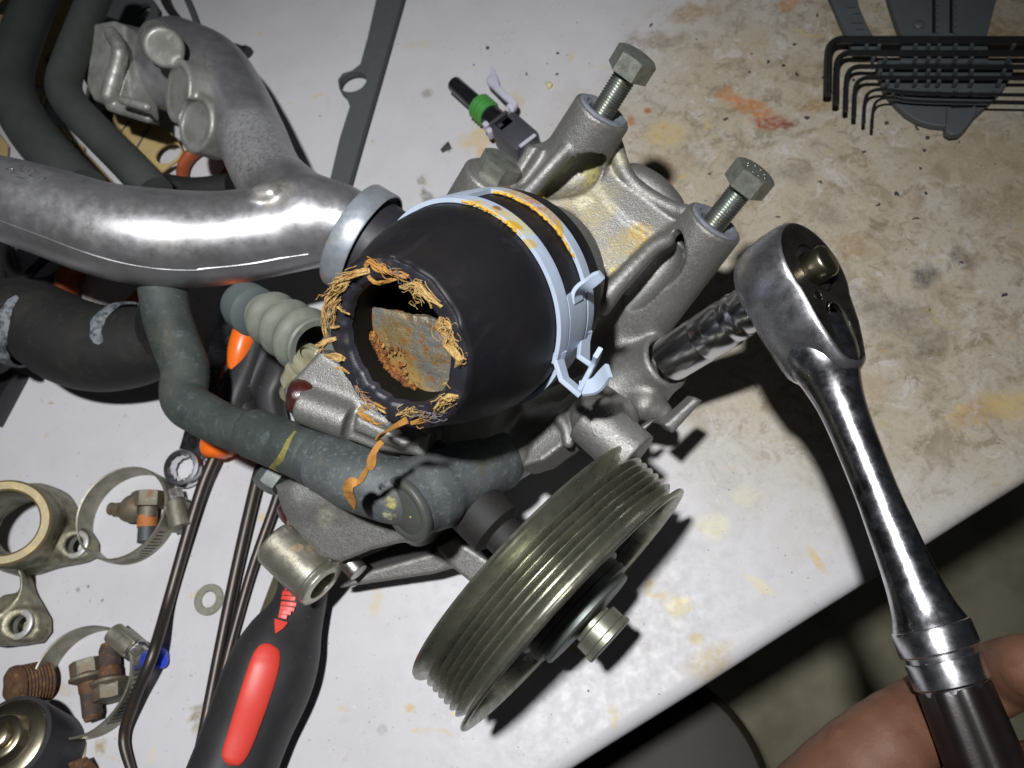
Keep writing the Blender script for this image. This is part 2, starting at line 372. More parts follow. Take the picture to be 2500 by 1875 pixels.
M['ghose'] = mat('grey_green_hose', (.050, .060, .055), .62, 0, [((.028, .036, .032), .06, .42, .64, .8), ((.14, .16, .165), .28, .56, .8, .7, .6), ((.085, .08, .055), .05, .55, .7, .6), ((.22, .24, .25), 1.2, .62, .78, .5)], [(1.3, .3, .3), (4, .2, .1)], (.2, .1), spec=.4)
M['bhose'] = mat('dusty_black_hose', (.016, .016, .0155), .6, 0, [((.036, .033, .028), .09, .48, .75, .7), ((.06, .064, .066), .25, .62, .78, .5)], [(1.2, .2, .25)], spec=.3)
M['mhose'] = mat('moulded_grey_hose', (.044, .048, .044), .66, 0, [((.028, .032, .029), .04, .42, .66, .7), ((.09, .09, .08), .5, .6, .78, .4)], [(1.5, .2, .2)], spec=.35)
M['crust'] = mat('pale_mineral_crust', (.17, .19, .20), .8, 0, [((.04, .045, .047), .28, .46, .60, .95)], [(.8, .5, .5)])
M['clamp'] = mat('pale_blue_paint', (.50, .58, .72), .45, 0, [((.43, .51, .65), .08, .45, .7, .8), ((.10, .10, .11), .75, .715, .75, .8)], [(1.6, .1, .12)], (.3, .06))
M['zinc'] = mat('zinc_plated_band', (.44, .48, .52), .40, .6, [((.34, .37, .39), .12, .45, .65, .8), ((.42, .29, .13), .05, .60, .72, .7)], [(1, .08, .2)], (.25, .1))
M['band'] = mat('old_steel_band', (.33, .31, .25), .5, .75, [((.20, .185, .14), .12, .42, .66, .8), ((.42, .41, .37), .5, .58, .75, .5)], [(1, .2, .2)], (.3, .1))
M['rust'] = mat('crumbly_rust', (.26, .095, .017), .85, 0, [((.10, .028, .008), .35, .42, .58, .9), ((.46, .26, .05), .5, .52, .66, .85)], [(1.0, .8, 1.2)])
M['rustbolt'] = mat('rusty_bolt', (.16, .145, .105), .6, .5, [((.17, .065, .025), .14, .5, .62, .8), ((.28, .27, .22), .5, .56, .72, .6)], [(1.3, .4, .4)])
M['bluebolt'] = mat('dark_thread_compound', (.075, .08, .085), .55, .4, [((.16, .07, .03), .2, .58, .68, .6)], [(1.5, .4, .3)])
M['rustplug'] = mat('rusted_iron', (.115, .058, .028), .75, .2, [((.07, .035, .018), .18, .45, .62, .85), ((.34, .19, .07), .4, .55, .72, .6)], [(1, .6, .6)])
M['fibre'] = mat('frayed_yellow_cord', (.47, .31, .11), .75, 0, [((.27, .115, .028), .35, .44, .64, .85), ((.70, .55, .25), .6, .54, .72, .7)], [(2.5, .6, .3)], sss=.1)
M['fibre2'] = mat('orange_stained_cord', (.42, .20, .04), .7, 0, [((.20, .075, .016), .4, .46, .66, .8), ((.66, .42, .12), .8, .56, .72, .6)], [(2.5, .6, .3)], sss=.1)
M['plate'] = mat('rust_flecked_metal', (.30, .29, .25), .4, .5, [((.36, .24, .05), .09, .46, .66, .65), ((.30, .13, .025), .42, .60, .68, .85), ((.13, .12, .10), .25, .6, .75, .5)], [(.8, .6, .6), (2.5, .4, .3)], (.6, .15))
M['hubbolt'] = mat('dull_hub_bolt', (.34, .34, .27), .42, .8, [((.2, .21, .17), .15, .45, .68, .7)], [(1.3, .2, .2)])
M['pulley'] = mat('pulley_steel', (.31, .31, .25), .31, .86, [((.18, .185, .15), .05, .42, .66, .7), ((.44, .41, .25), .16, .60, .78, .6)], [(1.2, .08, .15), (3.5, .12, .06)], (.3, .1))
M['shadeblack'] = mat('painted_shade_black', (.012, .011, .010), .7, 0, [((.025, .022, .018), .2, .5, .7, .6)], [(1, .3, .3)])  # black that paints in the shade behind the pulley
M['hub'] = mat('hub_steel', (.16, .18, .165), .5, .7, [((.24, .25, .24), .1, .5, .7, .7), ((.2, .14, .08), .12, .64, .74, .6)], [(1.2, .2, .2)])
M['redplug'] = mat('dark_red_sealer', (.045, .010, .008), .28, 0, [((.09, .02, .014), .4, .5, .7, .6)], [(1, .3, .5)], coat=.4)
M['beige'] = mat('tan_gasket_card', (.42, .31, .135), .8, 0, [((.36, .26, .11), .08, .45, .7, .7)], [(1.5, .1, .1)])
M['greygask'] = mat('grey_gasket', (.060, .065, .064), .75, 0, [((.085, .09, .088), .2, .5, .75, .5)], [(2, .2, .1)])
M['bplastic'] = mat('black_plastic', (.010, .010, .011), .22, 0, [((.02, .02, .022), .3, .5, .7, .5)], [(1, .05, .1)])
M['cplastic'] = mat('charcoal_plastic', (.042, .042, .050), .5, 0, [((.05, .05, .065), .2, .45, .7, .6)], [(3, .2, .08)])
M['lplastic'] = mat('pale_lilac_plastic', (.46, .455, .52), .45, 0, [((.33, .31, .42), .3, .5, .7, .6)], [(2, .15, .1)])
M['green'] = mat('green_silicone_seal', (.055, .24, .045), .42, 0, [((.08, .30, .07), .2, .5, .7, .5)])
M['hplastic'] = mat('grey_holder_plastic', (.070, .080, .082), .55, 0, [((.095, .105, .108), .1, .5, .75, .5)], [(2, .12, .08)])
M['key'] = mat('black_oxide_steel', (.022, .022, .023), .42, .4, [((.045, .04, .035), .15, .55, .72, .6)], [(2, .15, .1)])
M['red'] = mat('red_soft_inlay', (.60, .050, .034), .45, 0, [((.55, .03, .025), .1, .5, .7, .5)], [(2, .1, .08)])
M['orange'] = mat('orange_plastic', (.80, .145, .012), .35, 0, [((.6, .09, .01), .12, .55, .75, .5)])
M['grip'] = mat('black_grip', (.020, .020, .021), .52, 0, [((.034, .033, .031), .12, .5, .7, .6), ((.16, .135, .08), .40, .67, .71, .8)], [(3, .2, .08)])
M['rod'] = mat('dark_tool_steel', (.06, .052, .047), .42, .7, [((.05, .04, .034), .12, .45, .68, .8), ((.16, .07, .03), .06, .58, .68, .6)], [(1, .15, .15)])
M['boot'] = mat('translucent_grey_boot', (.17, .18, .145), .5, 0, [((.10, .11, .10), .06, .42, .68, .8), ((.22, .22, .17), .25, .56, .75, .6)], [(1.5, .12, .2)], sss=.15)
M['boot2'] = mat('grey_blue_rubber_lip', (.085, .10, .10), .6, 0, [((.07, .085, .085), .1, .45, .7, .7)], [(1.5, .2, .2)])
M['vial'] = mat('yellowed_clear_plastic', (.30, .285, .19), .25, 0, [((.18, .17, .10), .15, .45, .68, .8)], [(.5, .2, .5)], sss=.2, coat=.6)
M['skin'] = mat('skin', (.145, .070, .042), .55, 0, [((.20, .105, .065), .08, .48, .7, .7), ((.12, .038, .022), .12, .52, .72, .6)], [(.9, .35, .4), (3, .4, .12)], spec=.3, sss=.2)  # base darkened to paint in the shade over the hand
M['redrubber'] = mat('rust_red_rubber', (.30, .065, .018), .6, 0, [((.10, .024, .012), .1, .48, .66, .8), ((.42, .13, .04), .2, .56, .74, .5)], [(1, .3, .3)])
M['blue'] = mat('blue_plastic_scrap', (.02, .06, .62), .4, 0, [((.01, .03, .35), .5, .5, .7, .5)])
M['washer'] = mat('yellowed_washer', (.42, .42, .34), .45, .8, [((.28, .26, .17), .3, .45, .7, .7)], [(1, .15, .15)])
M['cable'] = mat('black_cable_sheath', (.016, .016, .016), .38, 0, [((.03, .03, .028), .2, .5, .7, .5)])
M['darkchip'] = mat('dark_debris', (.03, .03, .03), .8, 0, [((.08, .07, .05), 1.0, .5, .7, .6)])
M['creamchip'] = mat('cream_debris', (.60, .52, .30), .8, 0, [((.42, .34, .16), 1.0, .5, .7, .6)], [(2, .5, .3)])
M['stool'] = mat('brown_vinyl', (.034, .023, .014), .6, 0, [((.02, .013, .008), .02, .45, .7, .7)], [(.4, .2, .5)])
M['floor'] = mat('dusty_concrete', (.34, .31, .21), .8, 0, [((.20, .175, .11), .012, .42, .66, .8), ((.26, .23, .17), .05, .55, .75, .5)], [(.2, .3, .5)])
# ------------------------------------------------------------------ the bench and what is under it
_e0, _e1 = T(2500, 1181), T(1395, 1875); _ed = unit(_e1-_e0);
def bench_material(t0, t1, zone):
    n = NT('stained_laminate_%s' % zone)
    def cxy(px, py): p = T(px, py); return (p[0], p[1], 0)
    base = n.mix(n.rng(n.noise(.02, 4), .4, .65, 0, .7), (.495, .49, .50), (.44, .43, .43))
    # broad tan soiling across the far right of the bench
    far = n.rng(n.dist(cxy(2290, 430), (235, 215, 1e5), math.radians(30), 60, .02), .62, 1.02, 1, 0, True)
    blotch = n.rng(n.noise(.045, 6, .66, .6), .34, .60, 0, 1)
    c = n.mix(n.math('MULTIPLY', far, n.rng(n.noise(.028, 6, .65, .4), .25, .55, .62, 1.0)), base, (.375, .33, .245))
    c = n.mix(n.math('MULTIPLY', far, n.rng(n.noise(.06, 7, .68, .8), .50, .66, 0, .72)), c, (.205, .165, .105))
    c = n.mix(n.math('MULTIPLY', far, n.rng(n.noise(.035, 6, .7, .3), .58, .70, 0, .7)), c, (.47, .455, .43))
    c = n.mix(n.math('MULTIPLY', far, n.rng(n.noise(.11, 6, .7, 1.2), .60, .70, 0, .6)), c, (.40, .25, .06))
    c = n.mix(n.math('MULTIPLY', far, n.rng(n.noise(.5, 5, .75), .52, .70, 0, .55)), c, (.17, .14, .09))
    c = n.mix(n.math('MULTIPLY', far, n.rng(n.noise(.085, 8, .78, .5), .545, .60, 0, .55)), c, (.16, .12, .065))
    c = n.mix(n.math('MULTIPLY', far, n.rng(n.noise(.07, 8, .75, .9), .57, .62, 0, .55)), c, (.50, .48, .45))
    # near right strip: faint grey wear and yellow drips
    near = n.rng(n.dist(cxy(1950, 1420), (120, 70, 1e5), math.radians(32), 40, .03), .5, 1.0, 1, 0, True)
    c = n.mix(n.math('MULTIPLY', near, n.rng(n.noise(.05, 6, .65, .5), .48, .68, 0, .4)), c, (.43, .405, .35))
    c = n.mix(n.rng(n.noise(.055, 5, .6, 1.0), .665, .72, 0, .55), c, (.52, .40, .14))
    c = n.mix(n.rng(n.noise(.031, 6, .65, 2.0), .66, .72, 0, .35), c, (.36, .30, .2))
    sp = lambda px, py, r, col, am, warp=5, rot=0: (cxy(px, py), (r[0], r[1], 1e5), col, am, warp, rot)
    Y = (.50, .37, .13); B = (.26, .155, .05); O = (.42, .16, .035); R = (.26, .06, .02); G = (.17, .15, .125); K = (.035, .035, .03)
    stains = [sp(1830, 262, (18, 8), O, .9, 14, -.55), sp(1880, 300, (11, 5), R, .95, 8, -.4), sp(1780, 232, (9, 7), O, .7, 10), sp(1925, 305, (7, 3), (.16, .03, .012), .8, 5, -.2),
      sp(1582, 270, (2.9, 2.9), (.30, .09, .02), .95, .8), sp(1541, 296, (3.2, 4.2), (.36, .13, .02), .95, 1.5), sp(1930, 10, (9, 6), O, .7, 8), sp(1990, 255, (12, 9), B, .8, 9),
      sp(1625, 330, (14, 12), Y, .6, 12), sp(1560, 470, (16, 14), (.46, .29, .07), .75, 14), sp(1600, 420, (22, 16), B, .5, 18), sp(1590, 100, (22, 9), (.20, .15, .09), .75, 16), sp(1690, 30, (20, 9), B, .7, 16),
      sp(1930, 425, (13, 8), G, .65, 10, -.4), sp(2020, 520, (15, 8), G, .6, 10, -.6), sp(2090, 600, (16, 10), B, .6, 12, -.4), sp(2180, 770, (30, 13), G, .7, 16, -.75), sp(2260, 855, (10, 6), (.10, .085, .06), .6, 8),
      sp(2262, 675, (8, 7), (.09, .09, .085), .95, 8), sp(2350, 630, (4, 12), (.13, .11, .08), .8, 7, .2), sp(2430, 500, (20, 16), (.24, .17, .10), .7, 16), sp(2385, 1010, (18, 8), (.36, .23, .09), .75, 12, .3), sp(2460, 985, (13, 9), Y, .7, 10),
      sp(2100, 950, (16, 9), (.33, .24, .14), .6, 12), sp(2300, 200, (26, 14), (.19, .13, .06), .7, 18), sp(2420, 120, (30, 24), (.22, .145, .05), .8, 20), sp(2080, 80, (14, 16), (.20, .15, .07), .8, 14), sp(2400, 380, (40, 18), (.29, .24, .14), .7, 20),
      sp(1343, 208, (4, 2.6), (.62, .55, .33), .9, 1.5), sp(1210, 300, (16, 12), (.40, .31, .15), .5, 14), sp(1165, 345, (11, 10), (.50, .35, .12), .7, 10), sp(1180, 375, (6, 6), (.5, .28, .05), .6, 6), sp(1260, 250, (6, 12), (.46, .35, .16), .6, 7),
      sp(1043, 228, (4.6, 4.6), (.20, .175, .14), .8, 1.2), sp(1043, 228, (2.6, 2.6), (.32, .29, .25), .9, 1), sp(1091, 360, (3.6, 4.2), K, .98, 4.5), sp(1030, 440, (3.6, 4.6), (.22, .20, .15), .85, 5), sp(1042, 480, (3.2, 8), (.15, .145, .11), .9, 5, .2),
      sp(800, 252, (3, 12), (.47, .43, .40), .5, 5, .2), sp(1020, 110, (13, 4), (.5, .43, .25), .5, 8), sp(707, 252, (1.4, 1.4), Y, .9, 1), sp(781, 283, (1.1, 1.0), (.16, .13, .06), .9, .6), sp(910, 345, (1.2, 1.4), (.3, .22, .05), .7, .8),
      sp(1995, 1365, (2.6, 8), Y, .9, 3, .5), sp(1700, 1560, (4.2, 3.4), Y, .85, 2), sp(1655, 1478, (7, 5), (.6, .47, .12), .75, 5), sp(1855, 1425, (10, 2.4), (.62, .5, .2), .6, 5, -.6), sp(1500, 1750, (3, 6), (.5, .42, .25), .8, 4), sp(1408, 1585, (2.2, 2.2), Y, .8, 1.5),
      sp(1735, 1615, (14, 7), (.42, .34, .2), .8, 10, .5), sp(1000, 1728, (3, 2.4), (.5, .3, .06), .9, 2), sp(1108, 1743, (1.8, 1.4), (.62, .52, .15), .9, 1.5), sp(1740, 1285, (9, 8), (.60, .55, .33), .7, 5), sp(1820, 1210, (8, 6), (.56, .52, .33), .5, 6),
      sp(245, 1822, (3.6, 4.4), (.30, .22, .10), .85, 4), sp(370, 1845, (2.4, 5), (.6, .5, .28), .6, 3), sp(480, 1745, (4.6, 5.6), (.23, .18, .11), .85, 6), sp(482, 1780, (3.6, 3), (.3, .24, .15), .7, 4), sp(920, 1470, (4, 9), (.5, .42, .26), .75, 6), sp(640, 1265, (2.4, 3), Y, .85, 2),
      sp(125, 984, (2.8, 1.4), (.35, .22, .12), .7, 1.6), sp(305, 1015, (1.5, 1.4), (.4, .33, .22), .7, 1.5), sp(113, 1062, (1.8, 2), (.42, .34, .22), .6, 1.5), sp(190, 1440, (1.6, 1.4), (.12, .12, .1), .8, 1), sp(215, 1431, (1.1, 1.1), K, .9, .7), sp(250, 1466, (1.2, 1), (.12, .12, .1), .85, .8),
      sp(770, 1670, (5, 4), (.4, .38, .36), .55, 6), sp(840, 1760, (3, 2.4), (.4, .39, .38), .6, 4), sp(933, 1780, (3, 3), (.28, .27, .25), .6, 3), sp(1620, 1180, (3, 4), (.5, .3, .35), .5, 3), sp(160, 1685, (9, 4), (.42, .36, .25), .6, 7)]
    stains = [q for q in stains if t0-2.2*max(q[1][:2])-q[4] < (np.array(q[0])-_e0) @ _ed < t1+2.2*max(q[1][:2])+q[4]]
    def warpvec(scale):
        nz = n.t.nodes.new('ShaderNodeTexNoise'); nz.inputs['Scale'].default_value = scale; nz.inputs['Detail'].default_value = 5; n.l(n.co, nz.inputs['Vector'])
        a = n.t.nodes.new('ShaderNodeVectorMath'); a.operation = 'SUBTRACT'; n.l(nz.outputs['Color'], a.inputs[0]); a.inputs[1].default_value = (.5, .5, .5); return a.outputs[0]
    brk = n.rng(n.noise(.42, 6, .72), .36, .60, .30, 1)
    wa, wb, co0 = warpvec(.09), warpvec(.33), n.co
    for p, r3, col, am, warp, rot in stains:
        # each stain reads the colour so far, so the shader compiler works through them one by one
        q = n.t.nodes.new('ShaderNodeVectorMath'); q.operation = 'MULTIPLY_ADD'; n.l(c, q.inputs[0]); q.inputs[1].default_value = (1e-6,)*3; n.l(co0, q.inputs[2])
        b = n.t.nodes.new('ShaderNodeVectorMath'); b.operation = 'MULTIPLY_ADD'; n.l(wa if max(r3[:2]) > 7 else wb, b.inputs[0]); b.inputs[1].default_value = (warp*1.5,)*3; n.l(q.outputs[0], b.inputs[2])
        n.co = b.outputs[0]
        c = n.mix(n.math('MULTIPLY', n.rng(n.dist(p, r3, rot), .40, 1.12, am, 0, True), brk), c, rgb(col))
    n.co = co0
    # grit: fine dark specks everywhere, denser on the soiled side
    spk = n.rng(n.voro(.34), .03, .13, 1, 0); pick = n.rng(n.noise(.11, 2), .42, .58, 0, .8)
    c = n.mix(n.math('MULTIPLY', spk, pick), c, (.09, .085, .075))
    spk = n.rng(n.voro(.16), .02, .085, 1, 0); pick = n.rng(n.noise(.037, 3), .47, .58, 0, .85)
    c = n.mix(n.math('MULTIPLY', spk, pick), c, (.05, .047, .04))
    scr = n.rng(n.noise(.05, 2, .5, 7.0), .494, .506, 0, 1); scr2 = n.rng(n.noise(.05, 2, .5, 7.0), .494, .506, 1, 0)
    line = n.math('MULTIPLY', n.math('MULTIPLY', scr, scr2), n.rng(n.noise(.02, 3), .5, .62, 0, 1.6)); c = n.mix(line, c, (.72, .70, .66))
    n.put('Base Color', c); n.put('Roughness', n.rng(n.noise(.2, 5), .3, .7, .38, .62))
    n.l(n.bump(n.noise(.9, 5, .6), .12, .12, n.bump(n.noise(.06, 4), .12, .8)), n.b.inputs['Normal'])
    return n.m
M['benchedge'] = mat('bench_edge_board', (.12, .105, .08), .8, 0, [((.07, .06, .045), .3, .45, .7, .8)], [(1, .3, .4)])
_en = np.array([_ed[1], -_ed[0], 0])
_in = T(1000, 800)-_e0; _en = _en if _en @ _in > 0 else -_en
_a = _e0-_ed*420; _b = _e1+_ed*420
bench = thing('workbench', 'white laminate workbench top soiled tan on the far side, carrying all the parts', 'workbench', T(1250, 1000, -28))
# rolled front edge: top sheet profile swept along the edge
prof = [(620, 0), (7, 0), (4.2, -.35), (2.0, -1.5), (.6, -3.4), (0, -6), (0, -26), (620, -26)]
v = []; segs = 60
for i in range(segs+1):
    p = _a+(_b-_a)*i/segs; wob = 1.2*math.sin(i*.31)+.5*math.sin(i*1.1)
    for q, (dx, dz) in enumerate(prof): v.append(p+_en*(dx+(wob*.25 if dx < 10 else 0))+np.array([0, 0, dz]))
f = []; m_ = len(prof)
for i in range(segs):
    for q in range(m_): f.append((i*m_+q, i*m_+(q+1) % m_, (i+1)*m_+(q+1) % m_, (i+1)*m_+q))
f.append(tuple(range(m_))); f.append(tuple(segs*m_+q for q in range(m_)))
_L = np.linalg.norm(_b-_a); zones = [(-9e3, 30), (30, 110), (110, 190), (190, 290), (290, 9e3)]
zm = [bench_material(z0, z1, q) for z0, z1, q in zip([z[0] for z in zones], [z[1] for z in zones], ('far_right', 'right', 'middle', 'left', 'far_left'))]
zb = [-420+_L*i/segs for i in range(segs+1)]
top = part('benchtop', (v, f), zm[0], bench)
for q in zm[1:]: top.data.materials.append(q)
for pl in top.data.polygons:
    t_ = np.mean([((np.array(top.data.vertices[q].co)/S+LOC['workbench'])-_e0) @ _ed for q in pl.vertices])
    pl.material_index = [z0 <= t_ < z1 for z0, z1 in zones].index(True)
# object coordinates of the bench must be world coordinates for its stains
bench.location = Vector((0, 0, -.028)); LOC['workbench'] = np.array([0, 0, -28.])
for q in top.data.vertices: q.co = q.co+Vector((T(1250, 1000, -28)-np.array([0, 0, -28.]))*S)
sub_ = box((_e0+_e1)/2+_en*318+np.array([0, 0, -38.]), (_ed, _en, (0, 0, 1)), (800, 304, 11.5), .5)
part('underside_board', sub_, M['benchedge'], bench)
FZ = -640.
fl = solo('floor', ([(-2600, -2600, FZ), (2600, -2600, FZ), (2600, 2600, FZ), (-2600, 2600, FZ)], [(0, 1, 2, 3)]), M['floor'], 'dim dusty concrete floor below the bench', 'floor', kind='structure', loc=(0, 0, FZ))
del fl['category']
# a stool tucked in front of the bench, mostly in the dark
so = T(1560, 1960, -250)
st = thing('stool', 'round brown vinyl stool in the dark below the bench edge', 'stool', (so[0], so[1], FZ))
part('seat', lathe(so, (0, 0, 1), [(.01, 0), (60, 0), (86, -4), (92, -12), (92, -30), (84, -40), (.01, -40)], 64), M['stool'], st)
for k in range(4):
    a = .7+k*math.pi/2; d_ = np.array([math.cos(a), math.sin(a), 0])
    part('leg', tube([so+d_*40+np.array([0, 0, -38]), np.array([so[0], so[1], FZ])+d_*70], 9, 12, smooth=0), M['key'], st)
# ------------------------------------------------------------------ water pump
AP = cdir(.742, -.664, .335)                    # pulley axis (towards its front)
PC = D(1411, 1487, 300)                         # centre of the pulley's front rim
M0 = D(966, 842, 247); B0 = D(1263, 692, 302); AH = unit(M0-B0); HL = np.linalg.norm(M0-B0)
AB = unit(MW @ np.array([.771, 1.076, 1.0]))    # axis of the two bolt bosses
R1 = D(1473, 271, 325); R2 = D(1746, 542, 318)  # rims of the bosses
FC = D(1992, 652, 278)                          # centre of the ratchet's lever face
AS = ldir(1992, 652, .82*.907, -.57*.907, .42)    # axis shared by socket and ratchet head
SK = FC-AS*75                                   # open end of the socket on the pump
print('socket end', proj(SK), 'head underside', proj(FC-AS*24))
pump = thing('water_pump', 'grey cast aluminium engine water pump lying on its side with ribbed pulley at front', 'water pump', T(1350, 1250, 0))
s = SDF()
def P_(k, x, y, d): return DW(k, x, y, d)
# outlet neck behind the hose
s.cyl(B0-AH*22, B0+AH*10, 27, 27, 2)
_deep = PC-AP*82+np.array([0, 0, -16.]); s.cap(B0-AH*13, _deep, 14, 20, 4)
# bearing nose and body disc behind the pulley
s.cyl(PC-AP*86+np.array([0, 0, -20.]), PC-AP*70+np.array([0, 0, -20.]), 30, 30, 3, 5)
# bosses
b1 = R1-AB*66; b2 = R2-AB*78
s.cyl(b1, R1, 15.0, 12.6, .7, 3); s.cyl(b2, R2, 16.0, 12.6, .7, 3)
# web between the bosses, with its concave far edge
web = [P_('t', 480, 290, 349), P_('t', 880, 130, 345), P_('t', 1030, 210, 344), P_('t', 1075, 350, 345), P_('t', 1160, 500, 346), P_('t', 1290, 605, 345), P_('t', 1500, 715, 342), P_('t', 1640, 720, 338),
       P_('t', 1500, 1000, 333), P_('t', 900, 1500, 330), P_('t', 560, 1350, 333), P_('t', 200, 600, 342)]
s.poly(web, 11, 1.5, 4)
s.poly([P_('t', 430, 560, 334), P_('t', 560, 500, 335), P_('t', 760, 430, 335), P_('t', 830, 480, 335), P_('t', 920, 620, 334), P_('t', 1090, 790, 332), P_('t', 1290, 900, 329), P_('t', 1180, 1080, 328), P_('t', 950, 1330, 327), P_('t', 780, 1250, 328), P_('t', 560, 900, 332)], 6, 1, 2.5, 0, True)
# rolled lip along the far edge
s.path([P_('t', 1000, 170, 337), P_('t', 1045, 330, 338), P_('t', 1120, 470, 339), P_('t', 1260, 590, 338), P_('t', 1480, 705, 334), P_('t', 1580, 730, 331)], 3.4, 2.5)
s.path([P_('t', 1150, 470, 362), P_('t', 1300, 560, 360), P_('t', 1420, 690, 358)], 8, 6)
# inner step of the web
s.path([P_('t', 820, 470, 343), P_('t', 930, 620, 342), P_('t', 1120, 800, 340)], 2.5, 4)
# left and right ribs
s.poly([P_('t', 720, 170, 335), P_('t', 480, 380, 333), P_('t', 250, 620, 338), P_('t', 160, 600, 342), P_('t', 350, 210, 344)], 9, 1, 2.5)
# flat flank left of the left rib
s.poly([P_('t', 345, 215, 338), P_('t', 430, 250, 336), P_('t', 200, 600, 338), P_('t', 120, 590, 341)], 14, 1.5, 3)
# pockets in the shade of the ribs
s.path([P_('t', 800, 215, 331), P_('t', 760, 320, 333), P_('t', 660, 420, 336), P_('t', 480, 520, 338)], [6, 8.5, 8.5, 5], 1.2, 4, True)
s.path([P_('t', 1500, 950, 319), P_('t', 1400, 1110, 320), P_('t', 1210, 1310, 321), P_('t', 980, 1540, 325)], [4, 8, 9.5, 8], 1.2, 4, True)
s.path([P_('t', 1480, 990, 326), P_('t', 1390, 1110, 328), P_('t', 1200, 1310, 330), P_('t', 1000, 1500, 331)], [3, 7, 8, 7], 1.2, 4, True)
s.path([P_('t', 720, 150, 329), P_('t', 620, 215, 327), P_('t', 480, 360, 327), P_('t', 340, 520, 330), P_('t', 250, 610, 333)], [2.8, 3.0, 3.0, 3.2, 4], 2)
s.path([P_('t', 720, 150, 334), P_('t', 620, 215, 332), P_('t', 480, 360, 332), P_('t', 340, 520, 335), P_('t', 250, 610, 338)], [3, 3.2, 3.2, 3.4, 4], 2)
s.path([P_('t', 720, 150, 339), P_('t', 620, 215, 337), P_('t', 480, 360, 337), P_('t', 340, 520, 340), P_('t', 250, 610, 343)], [3.4, 3.8, 4, 4, 4.4], 2)
s.path([P_('t', 1430, 950, 322), P_('t', 1310, 1010, 321), P_('t', 1130, 1190, 319), P_('t', 980, 1350, 319), P_('t', 880, 1480, 322)], [3.0, 3.2, 3.4, 3.6, 4.4], 2)
s.path([P_('t', 1430, 950, 327), P_('t', 1310, 1010, 326), P_('t', 1130, 1190, 324), P_('t', 980, 1350, 324), P_('t', 880, 1480, 327)], [3, 3.4, 3.6, 3.8, 4.6], 2)
s.path([P_('t', 1430, 950, 332), P_('t', 1310, 1010, 331), P_('t', 1130, 1190, 329), P_('t', 980, 1350, 329), P_('t', 880, 1480, 332)], [3.2, 3.6, 4, 4.4, 5], 2)
# small cover-bolt boss at the far left
hb = P_('b', 1130, 715, 333); s.cyl(hb-AB*40, hb-AB*1.5, 15, 13.2, 1.5, 5)
# small lump beside the hose
s.cap(P_('t', 560, 830, 333), P_('t', 690, 950, 330), 6.5, 6, 3)
# boss that takes the socket
s.cyl(SK-AS*26, SK-AS*1, 14.5, 12.2, 1.5, 5)
s.cap(SK-AS*24, b2, 15, 16, 8)
s.cap(SK-AS*24, _deep, 12, 18, 6)
# short stout boss and arms to its left
e_ = P_('r', 1110, 1360, 296); s.cyl(e_-AP*24, e_, 10.6, 10.6, .5, 2)
s.cap(P_('r', 960, 990, 312), P_('r', 800, 890, 318), 7.5, 8.5, 3); s.cap(P_('r', 960, 990, 312), e_-AP*22, 7, 7, 3); s.cap(P_('r', 700, 880, 330), e_-AP*22, 9, 8, 3)
s.poly([P_('r', 700, 870, 318), P_('r', 430, 1000, 320), P_('r', 250, 1290, 322), P_('r', 165, 1485, 322), P_('r', 330, 1420, 316), P_('r', 520, 1240, 312), P_('r', 700, 1110, 310), P_('r', 900, 1000, 312), P_('r', 860, 880, 316)], 11, 1.2, 2.5)
s.path([P_('r', 430, 1000, 314), P_('r', 490, 1090, 311), P_('r', 510, 1220, 309)], 2.2, 2)
s.cap(P_('r', 560, 1050, 326), _deep, 10, 14, 6)
s.poly([P_('r', 1330, 1050, 318), P_('r', 1620, 800, 318), P_('r', 1680, 830, 320), P_('r', 1420, 1130, 318)], 9, 1.2, 2)
s.poly([P_('r', 1140, 1080, 320), P_('r', 1310, 975, 320), P_('r', 1180, 1110, 320)], 8, 1.2, 2)
s.cap(P_('r', 1200, 880, 334), P_('r', 1340, 950, 334), 7, 5, 4)
# lower left plate and its web
s.poly([P_('n', 360, 780, 345), P_('n', 620, 740, 340), P_('n', 950, 950, 335), P_('n', 1330, 1130, 328), P_('n', 1000, 1215, 333), P_('n', 790, 1300, 338), P_('n', 680, 1240, 343), P_('n', 480, 1020, 347)], 9, 1.5, 4)
s.cap(P_('n', 560, 860, 346), _deep, 10, 18, 6)
s.poly([P_('n', 760, 1475, 362), P_('n', 1000, 1345, 360), P_('n', 1440, 1220, 356), P_('n', 1560, 1330, 355), P_('n', 1420, 1370, 357), P_('n', 1000, 1430, 361)], 9, 1.5, 3)
s.poly([P_('n', 1440, 1200, 354), P_('n', 1560, 1130, 352), P_('n', 1820, 1300, 346), P_('n', 1720, 1480, 347), P_('n', 1560, 1330, 353)], 8, 1.5, 3)
# bright cover plate left of the hose, with a seam and a round lug
s.poly([P_('e', 10, 860, 326), P_('e', 110, 760, 324), P_('e', 240, 620, 322), P_('e', 430, 760, 318), P_('e', 600, 960, 316), P_('e', 880, 1120, 312), P_('e', 860, 1260, 314), P_('e', 560, 1220, 318), P_('e', 300, 1120, 321), P_('e', 60, 1020, 325)], 12, 2.2, 3)
s.cyl(P_('e', 90, 950, 318), P_('e', 380, 1060, 314), 7.5, 7.5, 1, 4)
s.poly([P_('e', 430, 1010, 311), P_('e', 560, 1070, 310), P_('e', 760, 1170, 308), P_('e', 700, 1220, 309), P_('e', 420, 1100, 313)], 6, 1.5, 3)
s.cap(P_('e', 330, 960, 336), _deep, 14, 20, 6)
